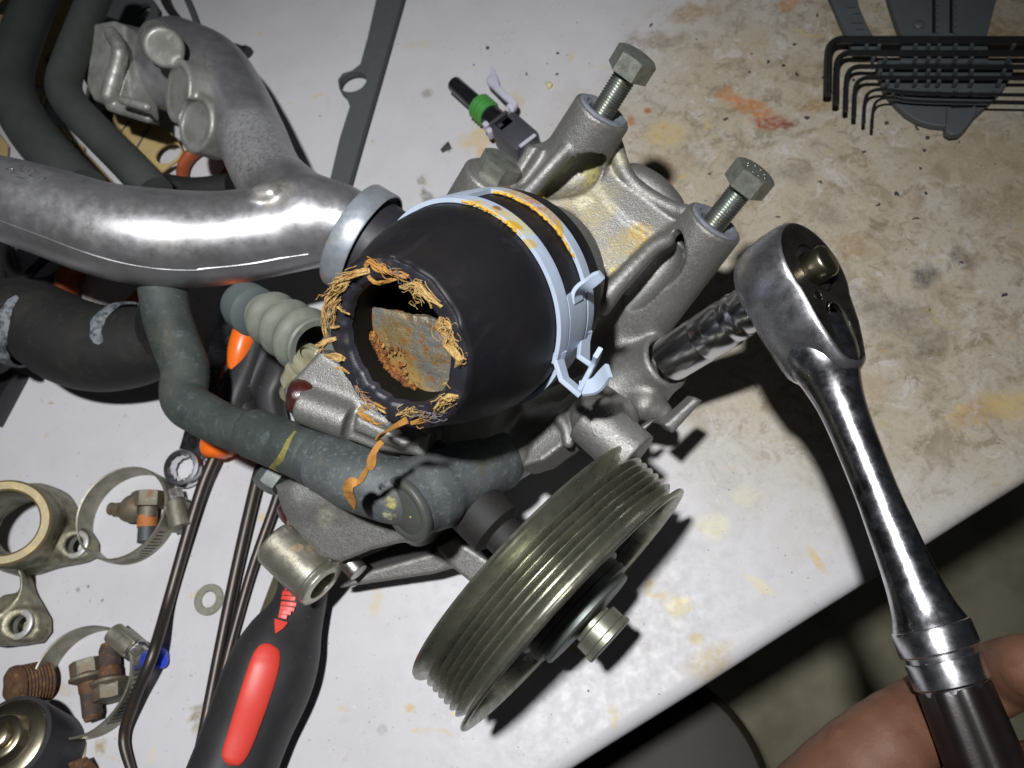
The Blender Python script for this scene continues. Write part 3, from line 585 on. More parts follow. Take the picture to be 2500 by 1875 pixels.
# bores
for r_ in (R1, R2): s.cyl(r_-AB*16, r_+AB*6, 9.2, 9.2, .3, .6, True)
s.cyl(SK-AS*14, SK+AS*6, 9.9, 9.9, .3, .6, True)
M['castpump'] = mat('sand_cast_aluminium', (.225, .222, .208), .46, .62, [((.22, .21, .185), .07, .45, .7, .8), ((.46, .45, .43), .9, .55, .75, .55), ((.15, .14, .12), .35, .6, .75, .5)],
  [(1.3, .6, .42), (.4, .2, .7)], (.6, .14), off=T(1350, 1250, 0), spots=[
  (P_('t', 620, 560, 338), (16, 11, 9), (.34, .30, .15), .65, 16), (P_('t', 800, 420, 340), (6, 6, 6), (.44, .38, .10), .9, 6), (P_('t', 1130, 960, 333), (12, 9, 9), (.34, .27, .09), .8, 14),
  (P_('t', 1200, 900, 334), (7, 6, 6), (.42, .27, .06), .75, 8), (P_('t', 850, 640, 338), (12, 12, 10), (.36, .32, .16), .6, 14), (P_('t', 700, 780, 338), (16, 16, 10), (.34, .29, .16), .7, 16), (P_('t', 740, 1060, 333), (4, 5, 4), (.5, .26, .03), .9, 5), (P_('t', 860, 1140, 332), (14, 10, 8), (.33, .29, .17), .6, 12),
  (P_('t', 1020, 1200, 330), (5, 3, 4), (.55, .45, .08), .8, 4), (P_('t', 1320, 1580, 322), (6, 3, 4), (.52, .46, .1), .7, 4), (P_('t', 400, 590, 336), (2.5, 2.5, 2.5), (.62, .32, .03), .9, 2), (P_('t', 490, 585, 336), (2.2, 2.2, 2.2), (.62, .32, .03), .9, 2), (P_('t', 740, 660, 338), (6, 4, 4), (.62, .58, .42), .8, 5), (P_('t', 1010, 300, 337), (6, 9, 6), (.45, .41, .24), .7, 9),
  (R1-AB*1, (13.4, 13.4, 4.5), (.36, .18, .04), .85, 3), (P_('t', 830, 170, 336), (7, 5, 5), (.42, .40, .32), .5, 5), (P_('n', 720, 970, 338), (9, 7, 7), (.42, .38, .26), .6, 8), (P_('r', 1040, 1320, 322), (4, 4, 4), (.5, .42, .16), .5, 5)])
part('housing', s.mesh(.85), M['castpump'], pump, sharp=0)
# bolts standing half out of the two far bosses
def boss_bolt(rim):
    o = rim
    hd = part('bolt', hexprism(o+AB*17.5, AB, 9.0, 0, 8.2), M['bolt'], pump)
    pr = []; h = -14
    while h < 17.4: pr += [(4.95, h), (4.35, h+.62)]; h += 1.24
    pr += [(4.6, 17.7)]
    part('threaded_shank', lathe(o, AB, pr, 32, lambda r, q, t, j: (r, q+1.24*t/(2*math.pi)-.6)), M['thread'], hd)
    part('bush', lathe(o, AB, [(11.0, -7), (11.0, .3), (10.2, .9), (8.2, .7), (7.6, -.4), (7.3, -.2), (6.6, -.3), (5.9, -1.2), (5.6, -8)], 48, closed=True), M['bush'], pump)
boss_bolt(R1); boss_bolt(R2)
# marks stamped as small raised dots on the nearer head
hx = part('cover_bolt', hexprism(hb-AB*1.2, AB, 9.2, .5, 8.0, inset=.9), M['bolt'], pump, 'dull hex bolt seated in its boss')
part('washer_face', lathe(hb-AB*1.2, AB, [(11.2, -.4), (11.2, .6), (10.4, 1.0), (4, 1.0)], 48), M['castpump'], hx)
dots = MB(); a1_, a2_, _ = frame(AB); top_ = R2+AB*25.7
for x, y in ((-3.4, 2.6), (-1.2, 4.3), (2.6, 3.2), (4.3, .8), (-4.4, -.6), (-2, -3.6), (3.2, -3), (.8, -4.2)):
    dots.add(lathe(top_+a1_*x+a2_*y, AB, [(.55, -.1), (.5, .18), (.25, .28)], 8))
part('head_marks', dots.get(), M['steel'], pump, kind='stuff')
# bright pivot sleeve at the lower left
SLV = W('n', 660, 1465)
sl1 = D(*SLV, 345); sl0 = D(*W('n', 345, 1165), 354); ax_ = unit(sl1-sl0); ln = np.linalg.norm(sl1-sl0)
M['sleeve'] = mat('yellow_stained_sleeve', (.52, .50, .43), .36, .85, [((.34, .30, .18), .1, .42, .66, .75), ((.66, .63, .5), .5, .55, .75, .5), ((.27, .25, .2), .4, .6, .75, .5)], [(.8, .2, .3), (2.5, .2, .12)], (.4, .1), off=T(1350, 1250, 0),
  spots=[(DW('n', 610, 1190, 340), (7, 6, 6), (.48, .27, .05), .85, 6), (DW('n', 480, 1220, 343), (4, 3, 3), (.5, .28, .06), .7, 4), (DW('n', 280, 1230, 350), (6, 6, 6), (.42, .34, .15), .7, 6)])
part('pivot_sleeve', lathe(sl0, ax_, [(6.6, .5), (10.4, 0), (11.4, 1.2), (11.4, ln-4.2), (10.9, ln-3.6), (10.9, ln-2.4), (11.3, ln-1.8), (11.2, ln-.4), (10.4, ln), (7.2, ln), (6.8, ln-.6), (6.6, ln-4)], 56, closed=True), M['sleeve'], pump)
part('sleeve_bore', lathe(sl0+ax_*1.2, ax_, [(6.65, 0), (6.65, .4), (.01, .4)], 40), M['key'], pump)
# odd fasteners and plugs
p_ = P_('n', 850, 1320, 347); part('stud', lathe(p_, AP, [(4.6, -8), (4.6, 4.6), (4.2, 5.2), (2.6, 5.3)], 32), M['steel'], pump)
p_ = P_('n', 330, 800, 350); part('hex_nut', hexprism(p_-cdir(.6, -.7, .3)*4, cdir(-.45, -.75, .5), 6.4, -8, 4), M['hub'], pump)
for k, x, y, d_, r_, ex in (('e', 55, 905, 319, 7.6, (-.86, .12, .35)), ('n', 430, 985, 350, 6.6, (-.6, -.5, .5))):
    p_ = P_(k, x, y, d_); ax2 = cdir(*ex); part('sealing_plug', lathe(p_-ax2*9, ax2, [(r_, 0), (r_*1.02, 6), (r_*.98, 9), (r_*.8, 11.5), (r_*.4, 12.6), (.01, 12.8)], 36), M['redplug'], pump)
rc = SDF(); rc.poly([P_('n', 860, 1310, 356), P_('n', 1250, 1150, 352), P_('n', 1700, 980, 348), P_('n', 1900, 1180, 344), P_('n', 1770, 1330, 346), P_('n', 1450, 1250, 352), P_('n', 1000, 1390, 356)], 6, 1.5, 2, -7); part('shade_plate', rc.mesh(1.0), M['shadeblack'], pump, sharp=0)  # black plate added to stand in for the shaded void behind the pulley
part('shaft_housing', lathe(PC, AP, [(15, -90), (15, -66), (12, -62), (12, -44), (8, -42), (8, -20)], 48), M['shadeblack'], pump)  # shaft coloured near-black in place of the shade around it
# multi-groove pulley
pr = [(24, -26), (58.6, -26.6), (60.3, -26.2), (60.6, -25.3), (60.0, -24.4), (57.6, -23.6), (57.0, -22.6)]
for g in range(6):
    x0 = -22.4+g*2.95; pr += [(53.4, x0+.8), (53.3, x0+1.0), (58.4, x0+2.0), (58.7, x0+2.3), (58.4, x0+2.6)]
pr += [(56.2, -3.8), (55.8, -3.2), (56.0, -2.4), (58.8, -1.5), (60.3, -1.1), (60.6, -.4), (60.2, .2), (59.2, .4), (57.2, .1), (55.4, -1.5), (54.4, -4), (53.0, -17), (50, -18.5), (31, -18.5), (28, -16), (26.8, -8), (24, -8)]
pul = part('pulley', lathe(PC, AP, pr, 160, closed=True), M['pulley'], pump, sharp=50)
part('hub_flange', lathe(PC, AP, [(20, -19), (25.6, -18.6), (25.6, -3.6), (25.0, -2.9), (23.4, -2.7), (23.4, -.2), (24.2, .2), (24.2, 2.6), (23.6, 3.1), (21.9, 3.3), (21.9, 5.2), (21.2, 5.9), (9, 5.9), (8, 6.5)], 72), M['hub'], pul)
part('hub_bolt', join(lathe(PC, AP, [(8.2, 5), (8.2, 8.6), (9.8, 8.8), (10.2, 9.2), (10.2, 13.6), (10.5, 13.8), (10.8, 14.1), (10.9, 16.2), (10.4, 16.8), (4, 16.9)], 48)), M['hubbolt'], pul)
# ------------------------------------------------------------------ torn hose stub and its spring clamp
H1 = unit(cdir(.45, -.89, 0)-AH*np.dot(cdir(.45, -.89, 0), AH)); H2 = np.cross(AH, H1)   # H1 points down-right in the picture
RB = 37.4
hose_prof = [(31, 2), (34.6, .6), (35.6, .1), (36.0, 1.2), (36.3, 8), (37.0, 20), (37.4, 32), (37.2, 40), (36.3, 47), (34.6, 54), (32.2, HL-11)]
hose_prof = [(r, h) for r, h in hose_prof if h < HL-8]
def outer_r(h): return np.interp(h, [q[1] for q in hose_prof[2:]]+[HL], [q[0] for q in hose_prof[2:]]+[28.4])
def hp(a, h, r): return B0+AH*h+r*(math.cos(a)*H1+math.sin(a)*H2)
nz_ = rng.normal(0, 1, 400)
def ragged(r, q, t, j):
    k = t*64/(2*math.pi); w_ = np.interp(k % 400, np.arange(400), nz_); return r, q+.45*w_+.7*math.sin(3*t+1)*.4
full = [(21.4, HL-29), (31, 1)]+[(r, h) for r, h in hose_prof[1:]]
hs = [HL-8, HL-4.5, HL-1.6]; full += [(float(outer_r(h)), h) for h in hs if h > hose_prof[-1][1]]
nfix = len(full)
full += [(28.6, HL-.3), (27.6, HL+.1), (25.2, HL-.1), (22.8, HL-.1), (21.9, HL-.6), (21.5, HL-2.2)]
def hmod(r, q, t, j): return ragged(r, q, t, j) if nfix <= j < nfix+5 else (r, q)
hose = thing('torn_rubber_hose', 'short stub of thick black rubber hose torn off at its open mouth, with frayed edges', 'hose', np.array([*(B0+AH*20)[:2], 0]))
LOC['torn_rubber_hose'] = np.array([*(B0+AH*20)[:2], 0]); hoff = LOC['torn_rubber_hose']
M['rubberh'] = mat('hose_rubber', (.0105, .0105, .0130), .46, 0, [((.017, .013, .010), .05, .50, .70, .6), ((.027, .027, .034), .055, .54, .76, .65, 1.2)], [(3, .12, .06), (.6, .06, .3)], (.08, .10), off=hoff, spec=.22,
  spots=[(DW('k', 1010, 340, 262), (13, 10, 12), (.075, .045, .012), .8, 12), (DW('k', 1160, 130, 285), (20, 10, 12), (.014, .011, .007), .8, 8), (DW('k', 1250, 270, 278), (18, 7, 12), (.03, .02, .007), .7, 8)])
part('outer_wall', lathe(B0, AH, full, 128, hmod, closed=True), M['rubberh'], hose, sharp=60)
part('cut_face', lathe(B0, AH, [(28.2, HL-.4), (27.6, HL+.22), (25.2, HL+.15), (22.8, HL+.12), (21.4, HL-.3), (20.7, HL-2.2)], 128, lambda r, q, t, j: ragged(r, q, t, j), closed=False) if False else lathe(B0, AH, [(27.8, HL-.1), (27.2, HL+.3), (25.2, HL+.25), (22.8, HL+.2), (21.2, HL-.3), (20.5, HL-2.4), (20.3, HL-2.4), (20.9, HL-.8), (27.4, HL-.8)], 128, lambda r, q, t, j: ragged(r, q, t, j), closed=True), M['rubbercut'], hose, sharp=60)
part('inner_wall', lathe(B0, AH, [(20.6, HL-2.3), (20.4, HL-10), (20.8, HL-24), (20.8, HL-30), (21.2, HL-30), (21.2, HL-2.5)], 96, closed=True), M['liner'], hose)
# the fouled metal face down inside the hose, and the rust lying along its edge
pd_ = B0+AH*(HL-12.5)
M['plateh'] = mat('rust_flecked_metal_face', (.20, .196, .175), .42, .4, [((.30, .20, .045), .09, .42, .62, .7), ((.32, .13, .022), .32, .55, .62, .9), ((.13, .12, .10), .25, .6, .75, .5), ((.5, .5, .45), 1.2, .6, .7, .6)], [(.8, .6, .6), (2.2, .5, .4)], (.6, .15), off=hoff,
  spots=[(DW('k', 560, 1180, 270), (15, 11, 14), (.34, .20, .035), .95, 10), (DW('k', 520, 1220, 270), (8, 6, 14), (.32, .11, .015), .95, 6), (DW('k', 700, 1330, 270), (12, 7, 14), (.40, .25, .05), .85, 6), (DW('k', 440, 830, 290), (4, 5, 5), (.48, .52, .44), .9, 4), (DW('k', 420, 1010, 270), (4, 9, 12), (.22, .07, .012), .9, 4)])
def pmod(r, q, t, j): return r, q+(.35*math.sin(5*t+j*2.1)+.25*math.sin(9*t+j))*min(1, r/18)
pl_ = lathe(pd_, AH, [(20.7, .6), (18, .2), (16, .5), (14, .8), (12, 1.1), (10, 1.4), (8, 1.5), (6, 1.6), (4, 1.5), (2, 1.5), (.01, 1.5)], 96, pmod)
def on_plate(x, y): r_ = ray(*W('k', x, y)); return CAM+r_*(((pd_+AH-CAM) @ AH)/(r_ @ AH))
la_, lb_ = on_plate(430, 775), on_plate(850, 850); ln_ = unit(np.cross(AH, lb_-la_)); ln_ = ln_ if ln_ @ (on_plate(620, 600)-la_) > 0 else -ln_
qn = np.random.default_rng(21); pv_ = []
for v in pl_[0]:
    d_ = (v-la_) @ ln_+.25*math.sin(((v-la_) @ unit(lb_-la_))*.55)+.12*math.sin(((v-la_) @ unit(lb_-la_))*2.3)
    pv_.append(v-ln_*max(d_, 0)-AH*(.6 if d_ > 0 else 0))
part('inner_plate', (pv_, pl_[1]), M['plateh'], hose)
part('cavity_back', lathe(B0+AH*(HL-29), AH, [(21, 0), (21, .3), (.01, .3)], 48), M['liner'], hose)  # dark disc added so the cavity reads as deep shade
rb = MB(); rr = np.random.default_rng(5)
def lump(c, r, seed):
    q = np.random.default_rng(seed); bm = bmesh.new(); bmesh.ops.create_icosphere(bm, subdivisions=1, radius=1)
    v_ = [np.asarray(c)+r*np.array(x.co)*q.uniform(.6, 1.25) for x in bm.verts]; f_ = [tuple(x.index for x in p.verts) for p in bm.faces]; bm.free(); return v_, f_
for i in range(480):
    t_ = rr.random(); kx = np.interp(t_, [0, .3, .6, 1], [420, 455, 575, 760]); ky = np.interp(t_, [0, .3, .6, 1], [880, 1050, 1200, 1345])
    wdt = 24+84*t_*(1-t_)*2.2
    p_ = DW('k', kx+rr.normal(0, wdt), ky+rr.normal(0, wdt*.7), 280); h_ = (p_-pd_) @ AH; p_ = p_-AH*(h_-1.2-rr.random()*1.6)
    q_ = p_-pd_; q_ = q_-AH*(q_ @ AH); l_ = np.linalg.norm(q_)
    if l_ > 19.6: p_ = p_-unit(q_)*(l_-19.6)
    rb.add(lump(p_, .25+rr.random()**3*1.2, i))
for i in range(190):
    p_ = DW('k', rr.uniform(450, 880), rr.uniform(880, 1330), 280); h_ = (p_-pd_) @ AH; p_ = p_-AH*(h_-1.5)
    if np.linalg.norm(p_-pd_) < 18.5: rb.add(lump(p_, .25+rr.random()**3*.8, 500+i))
part('rust_crumbs', rb.get(), M['rust'], hose, kind='stuff')
wb_ = MB()
for i in range(26):
    p_ = DW('k', rr.normal(440, 20), rr.normal(815, 26), 280); h_ = (p_-pd_) @ AH; wb_.add(lump(p_-AH*(h_-1.5-rr.random()*2), .4+rr.random()*.9, 900+i))
M['whitecrust'] = mat('white_corrosion', (.55, .58, .50), .9, 0, [((.42, .34, .14), .5, .55, .7, .6)], [(1, .5, .5)])
part('white_corrosion', wb_.get(), M['whitecrust'], hose, kind='stuff')
# frayed reinforcing cord round the mouth
def DM(x, y, lift):                            # point on the plane of the torn mouth
    r_ = ray(*W('k', x, y)); return CAM+r_*(((M0+AH*lift-CAM) @ AH)/(r_ @ AH))
def ribbon_px(pts, d, wid, twist=2.0, seed=0, th=.55, win='k'):
    q = np.random.default_rng(seed); P = np.array([(DM(x, y, .6) if win == 'k' else DW(win, x, y, d+(dz if dz else 0))) for x, y, dz in [(*p, 0) if len(p) == 2 else p for p in pts]])
    P = P+q.normal(0, .25, P.shape); n_ = len(P); tan = np.gradient(P, axis=0); Wd = []
    for i in range(n_):
        a = twist*i+q.uniform(0, .6); t_ = unit(tan[i]); e = unit(np.cross(t_, CAM-P[i])); g = np.cross(t_, e); Wd.append(e*math.cos(a*.45)+g*math.sin(a*.45))
    wv = wid*(.65+.6*q.random(n_)); wv[-1] *= .35; wv[0] *= .6
    return strip(P, np.array(Wd), wv, th, 5)
def wisps(pts, d, spread, count, seed, r=.10, win='k'):
    q = np.random.default_rng(seed); m_ = MB()
    P0 = np.array([DM(x, y, 1.0) if win == 'k' else DW(win, x, y, d) for x, y in pts])
    for i in range(count):
        a = q.uniform(0, .55); b = a+q.uniform(.25, .45); idx = np.linspace(a, min(b, 1), 5)*(len(P0)-1)
        P = np.array([[np.interp(t_, range(len(P0)), P0[:, c_]) for c_ in range(3)] for t_ in idx])
        P = P+q.normal(0, spread, 3)+np.cumsum(q.normal(0, spread*.5, P.shape), 0); m_.add(tube(P, r*q.uniform(.7, 1.5), 5, smooth=4))
    return m_
def cord(pts, d, wid, seed, count=10, spread=1.0, strands=2, m='fibre', win='k', label=None):
    mm = MB()
    for i in range(strands):
        q = np.random.default_rng(seed*10+i); mm.add(ribbon_px([(p[0]+q.normal(0, 9*spread), p[1]+q.normal(0, 9*spread), -q.random()*1.5*spread) for p in pts], d, wid*(1 if i == 0 else .7), 1.3+i*.6, seed*10+i))
    for v_, f_ in [wisps([p[:2] for p in pts], d-.8, spread, count, seed+77, win=win).get()]: mm.add((v_, f_))
    return part('frayed_cord', mm.get(), M[m], hose, label)
dm = 245
cord([(635, 575), (560, 555), (500, 545), (450, 520), (400, 480), (370, 505)], dm-1, 2.6, 1, 14, .7, 3, 'fibre2')
cord([(385, 575), (420, 612), (500, 605), (560, 590)], dm-2, 1.7, 2, 4, .4, 2, 'fibre2')
cord([(370, 535), (300, 560), (240, 585), (200, 600), (170, 650)], dm, 3.4, 3, 20, .8, 4)
cord([(270, 590), (220, 630), (170, 670), (140, 720), (120, 780)], dm+1, 3.0, 4, 20, .9, 4)
cord([(140, 700), (115, 790), (105, 870), (120, 950)], dm+4, 1.5, 5, 8, .5, 2)
cord([(215, 720), (180, 770), (160, 830), (140, 890), (190, 890)], dm, 1.7, 6, 14, .7, 2)
cord([(185, 760), (225, 790), (262, 812)], dm-1, 1.2, 7, 5, .4, 1)
cord([(170, 960), (120, 990), (70, 1005), (50, 1000)], dm+3, 2.2, 8, 8, .5, 2)
cord([(110, 985), (80, 1030), (75, 1055)], dm+2, 1.5, 9, 4, .4, 1)
cord([(230, 1090), (170, 1070), (110, 1065)], dm+2, 3.2, 10, 8, .6, 3)
cord([(175, 1145), (220, 1150), (262, 1185)], dm+3, 1.4, 11, 3, .3, 1)
cord([(310, 1255), (340, 1320), (400, 1360), (490, 1400)], dm+1, 1.7, 12, 10, .6, 2, 'fibre2')
cord([(320, 1410), (380, 1385), (440, 1395), (495, 1425)], dm, 2.8, 13, 3, .3, 2)
cord([(325, 1420), (370, 1460), (430, 1490), (470, 1490)], dm+1, 2.4, 14, 6, .4, 2, 'fibre2')
cord([(600, 640), (670, 625), (700, 640), (760, 700), (830, 765)], dm-1, 2.6, 15, 22, .8, 3)
cord([(690, 620), (680, 680), (720, 700), (770, 770)], dm, 1.4, 16, 20, 1.0, 1)
cord([(840, 835), (830, 890), (870, 940), (880, 1000), (930, 1060), (960, 1130)], dm-1, 2.8, 17, 26, 1.0, 3)
cord([(810, 890), (860, 870), (900, 950), (920, 1010)], dm-1, 2.4, 18, 20, .9, 2)
cord([(985, 1080), (950, 1090), (930, 1140)], dm-1.5, 1.2, 19, 12, .6, 1)
cord([(915, 1325), (870, 1330), (820, 1370), (800, 1410)], dm-1, 2.8, 20, 26, 1.2, 3)
cord([(660, 1490), (720, 1470), (800, 1435)], dm-1, 1.7, 21, 14, .7, 2, 'fibre2')
cord([(560, 1440), (640, 1415), (720, 1420)], dm, .8, 22, 16, .9, 1)
M['greyfibre'] = mat('grey_torn_fibre', (.16, .15, .16), .7, 0, [((.05, .05, .06), .4, .5, .7, .7)])
part('torn_fibre', join(wisps([(290, 1240), (340, 1330), (440, 1390), (520, 1430)], dm-1, 1.0, 18, 41, .11).get(), wisps([(600, 1440), (700, 1430), (820, 1440), (900, 1410)], dm-1, 1.0, 20, 42, .11).get(), wisps([(480, 500), (560, 540), (640, 590)], dm-1, 1.2, 14, 43, .09).get()), M['greyfibre'], hose, kind='stuff')
# the strand that trails from the mouth down over the grey hose
part('trailing_strand', join(ribbon_px([(1215, 345, -60), (1150, 385, -56), (1080, 425, -48), (1020, 485, -44)], 300, 3.2, 1.6, 90, .6, 'n'), ribbon_px([(1055, 490, -44), (1010, 560, -42), (985, 640, -40), (970, 680, -38)], 300, 3.2, .5, 91, .6, 'n'),
   ribbon_px([(978, 650, -38), (930, 740, -33), (885, 790, -31)], 300, 2.4, .9, 92, .6, 'n'), ribbon_px([(900, 770, -31), (850, 775, -31), (835, 830, -28), (850, 900, -24), (878, 945, -20)], 300, 3.4, .5, 93, .6, 'n')), M['fibre2'], hose)

# spring clamp: a masked sheet bent round the hose
def ang(px, py, h, r=None):
    best = None
    for a in np.linspace(0, 2*math.pi, 721):
        p = hp(a, h, r or outer_r(h)+.8); nrm = math.cos(a)*H1+math.sin(a)*H2
        if nrm @ (CAM-p) < -4: continue
        x, y, _ = proj(p); d_ = (x-px)**2+(y-py)**2
        if best is None or d_ < best[0]: best = (d_, a)
    return best[1]
CLO, CHI = HL*.15, HL*.50; SL0, SL1 = CLO+6.0, CHI-6.0; CM = (CLO+CHI)/2; print('hose length', HL)
a_fork = ang(*W('k', 1490, 1085), CHI-2); a_tab = ang(*W('k', 1520, 690), CM); a_top = ang(*W('k', 1060, 185), CM)
def wrap(a): return (a+math.pi) % (2*math.pi)-math.pi
sg = 1 if wrap(a_top-a_fork) > 0 else -1             # direction fork -> top
def u(a): return (sg*(a-a_fork)) % (2*math.pi)        # 0 at the fork end, grows over the top
u_tab, u_top = u(a_tab), u(a_top)
def clamp_mask(uu, h):
    band = (CLO <= h <= CLO+5.2) or (CHI-5.4 <= h <= CHI); tong = SL0+.5 <= h <= SL1-.5
    ur = u_top
    if uu < u_tab: return band or tong                # bands pass both sides of the tongue
    if uu < ur: return band                           # open slot
    if uu < u_top+1.0: return True
    if uu < 2*math.pi-1.25: return SL0-3.5 <= h <= SL1+3.5
    return SL0-.6 <= h <= SL1+.6
NA, NHs = 360, 36
hh_ = np.linspace(CLO, CHI, NHs+1); V_ = []; F_ = []; ids = {}
def cv(i, j, o):
    key = (i % NA, j, o)
    if key not in ids:
        a = a_fork+sg*(2*math.pi*i/NA); r_ = outer_r(hh_[j])+.25+(1.55 if o else 0); ids[key] = len(V_); V_.append(hp(a, hh_[j], r_))
    return ids[key]
keep = np.array([[clamp_mask(2*math.pi*(i+.5)/NA, (hh_[j]+hh_[j+1])/2) for j in range(NHs)] for i in range(NA)])
for i in range(NA):
    for j in range(NHs):
        if not keep[i, j]: continue
        F_.append((cv(i, j, 1), cv(i+1, j, 1), cv(i+1, j+1, 1), cv(i, j+1, 1))); F_.append((cv(i, j, 0), cv(i, j+1, 0), cv(i+1, j+1, 0), cv(i+1, j, 0)))
        for (di, dj, e) in ((-1, 0, ((i, j), (i, j+1))), (1, 0, ((i+1, j+1), (i+1, j))), (0, -1, ((i+1, j), (i, j))), (0, 1, ((i, j+1), (i+1, j+1)))):
            ii, jj = (i+di) % NA, j+dj
            if not (0 <= jj < NHs) or not keep[ii, jj]: F_.append((cv(*e[0], 1), cv(*e[1], 1), cv(*e[1], 0), cv(*e[0], 0)))
clamp = thing('spring_clamp', 'pale blue painted spring clamp with bent tabs round the torn black hose', 'hose clamp', hoff); LOC['spring_clamp'] = hoff
M['clampp'] = mat('pale_blue_clamp_paint', (.41, .48, .58), .45, 0, [((.36, .42, .52), .08, .45, .7, .8), ((.10, .10, .11), .8, .725, .75, .8)], [(1.6, .1, .12)], (.3, .06), off=hoff,
  spots=[(hp(a_fork+sg*(u_tab*(1-t_)+u_top*t_), h_, RB+1), r_, c_, am_, wp_) for t_, h_, r_, c_, am_, wp_ in (
   (.93, CLO+2.6, (6, 5, 5), (.42, .44, .40), .9, 4), (.80, CLO+2.6, (7, 6, 5), (.46, .26, .03), .97, 4), (.66, CLO+2.2, (6, 5, 5), (.42, .17, .02), .97, 4), (.52, CLO+2.8, (5, 5, 5), (.46, .24, .03), .95, 3), (.42, CLO+4.4, (2.4, 5, 4), (.52, .36, .06), .9, 2),
   (.86, CHI-.6, (5, 3, 3), (.54, .36, .04), .95, 2.6), (.72, CHI-.9, (6, 4, 4), (.54, .35, .04), .95, 2.6), (.62, CHI-2.2, (6, 5, 5), (.48, .42, .17), .9, 4), (.52, CHI-3.4, (5, 5, 5), (.50, .47, .24), .9, 4), (.56, CHI-.4, (6, 2.4, 3), (.52, .32, .03), .95, 2), (.73, CHI-3, (2.4, 2, 2), (.2, .1, .03), .9, 2), (.40, CHI-.5, (6, 2, 2.4), (.5, .36, .08), .8, 2))])
part('band', (V_, F_), M['clampp'], clamp, sharp=50)
# rust burnt along the edges of the slot
M['clamprust'] = mat('rust_yellowed_edge', (.62, .36, .03), .6, 0, [((.34, .12, .012), .3, .5, .64, .85), ((.72, .55, .12), .8, .56, .72, .7)], [(1.5, .5, .4)])
def edge_line(h, ua, ub, r, dr):
    us = np.linspace(ua, ub, 34); q_ = np.random.default_rng(int(h*10)); return tube([hp(a_fork+sg*q, h+.25*q_.normal(), outer_r(h)+dr+.15*q_.normal()) for q in us], r*(.25+.75*q_.random(len(us))), 7, smooth=3)
part('rusted_edge', join(edge_line(CLO+5.2, u_tab+.25, u_top-.02, .75, .9), edge_line(CHI+.1, u_tab+.62, u_top-.05, .75, .95)), M['clamprust'], clamp)
# tab at the end of the tongue
ptb = hp(a_tab, CM, RB+1.2); tip = DW('k', 1835, 565, proj(ptb)[2]-7)
tn = math.cos(a_tab)*H1+math.sin(a_tab)*H2; td = -sg*(-math.sin(a_tab)*H1+math.cos(a_tab)*H2)
q0 = hp(a_fork+sg*(u_tab-.10), CM, RB+1.1)
twd = [AH, AH, unit(AH+cdir(-.2, .9, .3)*.5), unit(AH*.6+cdir(-.2, .9, .3)), unit(AH*.35+cdir(-.2, .9, .3)), unit(AH*.3+cdir(-.2, .9, .3))]
part('tongue_tab', strip([q0, hp(a_fork+sg*(u_tab-.03), CM, RB+1.5), ptb+tn*1.2+(tip-ptb)*.10, ptb+(tip-ptb)*.45+tn*1.0, ptb+(tip-ptb)*.8, tip], twd, [6.6, 6.4, 5.4, 4.4, 4.2, 3.2], 1.7), M['clampp'], clamp)
# the fork's two legs bent outwards and the cross bar with its turned-up lugs
dF = proj(hp(a_fork, CHI-2, RB))[2]
for h_, (x1, y1), (x2, y2), dd in ((CHI-2.6, (1600, 1215), (1705, 1305), -3), (CLO+2.5, (1720, 1090), (1790, 1130), 5)):
    p0 = hp(a_fork+sg*.10, h_, outer_r(h_)+1.05); p1 = hp(a_fork+sg*.02, h_, outer_r(h_)+1.1)
    part('fork_leg', strip([p0, p1, DW('k', x1, y1, dF+dd), DW('k', x2, y2, dF+dd)], unit(AH+cdir(-.3, .5, .4)*.6), 5.4, 1.8, 1), M['clampp'], clamp)
ca, cb = DW('k', 1690, 1300, dF-3), DW('k', 1785, 1125, dF+5)
cw = cdir(.75, -.62, .2)
part('fork_tab', join(strip([ca, ca+(cb-ca)*.5, cb], cdir(-.3, -.2, 1), 3.4, 1.8, 2), strip([ca+(cb-ca)*.22-cdir(.2, .2, 0), DW('k', 1790, 1255, dF-3), DW('k', 1840, 1205, dF-5), DW('k', 1878, 1160, dF-8)], cdir(.25, -.55, .6), [6, 6.2, 6, 5.2], 1.7), strip([cb+(ca-cb)*.15, DW('k', 1800, 1090, dF+1), DW('k', 1812, 1048, dF-4)], cdir(-.5, -.7, .5), [5, 4.6, 4.2], 1.7)), M['clampp'], clamp)
# ------------------------------------------------------------------ grey coolant hose with its end fitting, lying against the pump
ch = thing('coolant_hose', 'grey green coolant hose bent round below the silver pipe, ending in a stubby elbow fitting', 'coolant hose', T(600, 1050, 0))
gp = [('v', 1740, 560, 388), ('v', 1760, 700, 387), ('q', 400, 640, 384), ('q', 490, 900, 379), ('q', 560, 1110, 374), ('s', 560, 420, 366), ('s', 850, 640, 355), ('s', 1150, 790, 346), ('s', 1480, 900, 338), ('n', 330, 500, 329), ('n', 560, 590, 321), ('n', 800, 670, 314), ('n', 960, 740, 311)]
gr = [11.6, 11.6, 11.4, 11.0, 10.8, 10.6, 10.2, 9.9, 9.8, 9.6, 9.8, 10, 10]
def gmod(t, a): return 1+.02*math.sin(7*t+2*a)+.012*math.sin(23*t+3*a)
part('hose', tube([DW(*q) for q in gp], gr, 28, smooth=8, mod=gmod), M['ghose'], ch)
s0, s1 = DW('s', 1480, 870, 338), DW('n', 600, 600, 319); sa = unit(s1-s0); sl = np.linalg.norm(s1-s0)
part('hose_end', lathe(s0, sa, [(9.6, -2), (10.5, -.2), (10.9, .8), (10.9, sl*.46), (10.7, sl*.5), (11.0, sl*.55), (11.0, sl-1.8), (10.4, sl-.9), (9.8, sl)], 48), M['ghose'], ch)
c0, c1 = DW('n', 570, 590, 320), DW('n', 690, 650, 317); ca_ = unit(c1-c0); cl = np.linalg.norm(c1-c0)
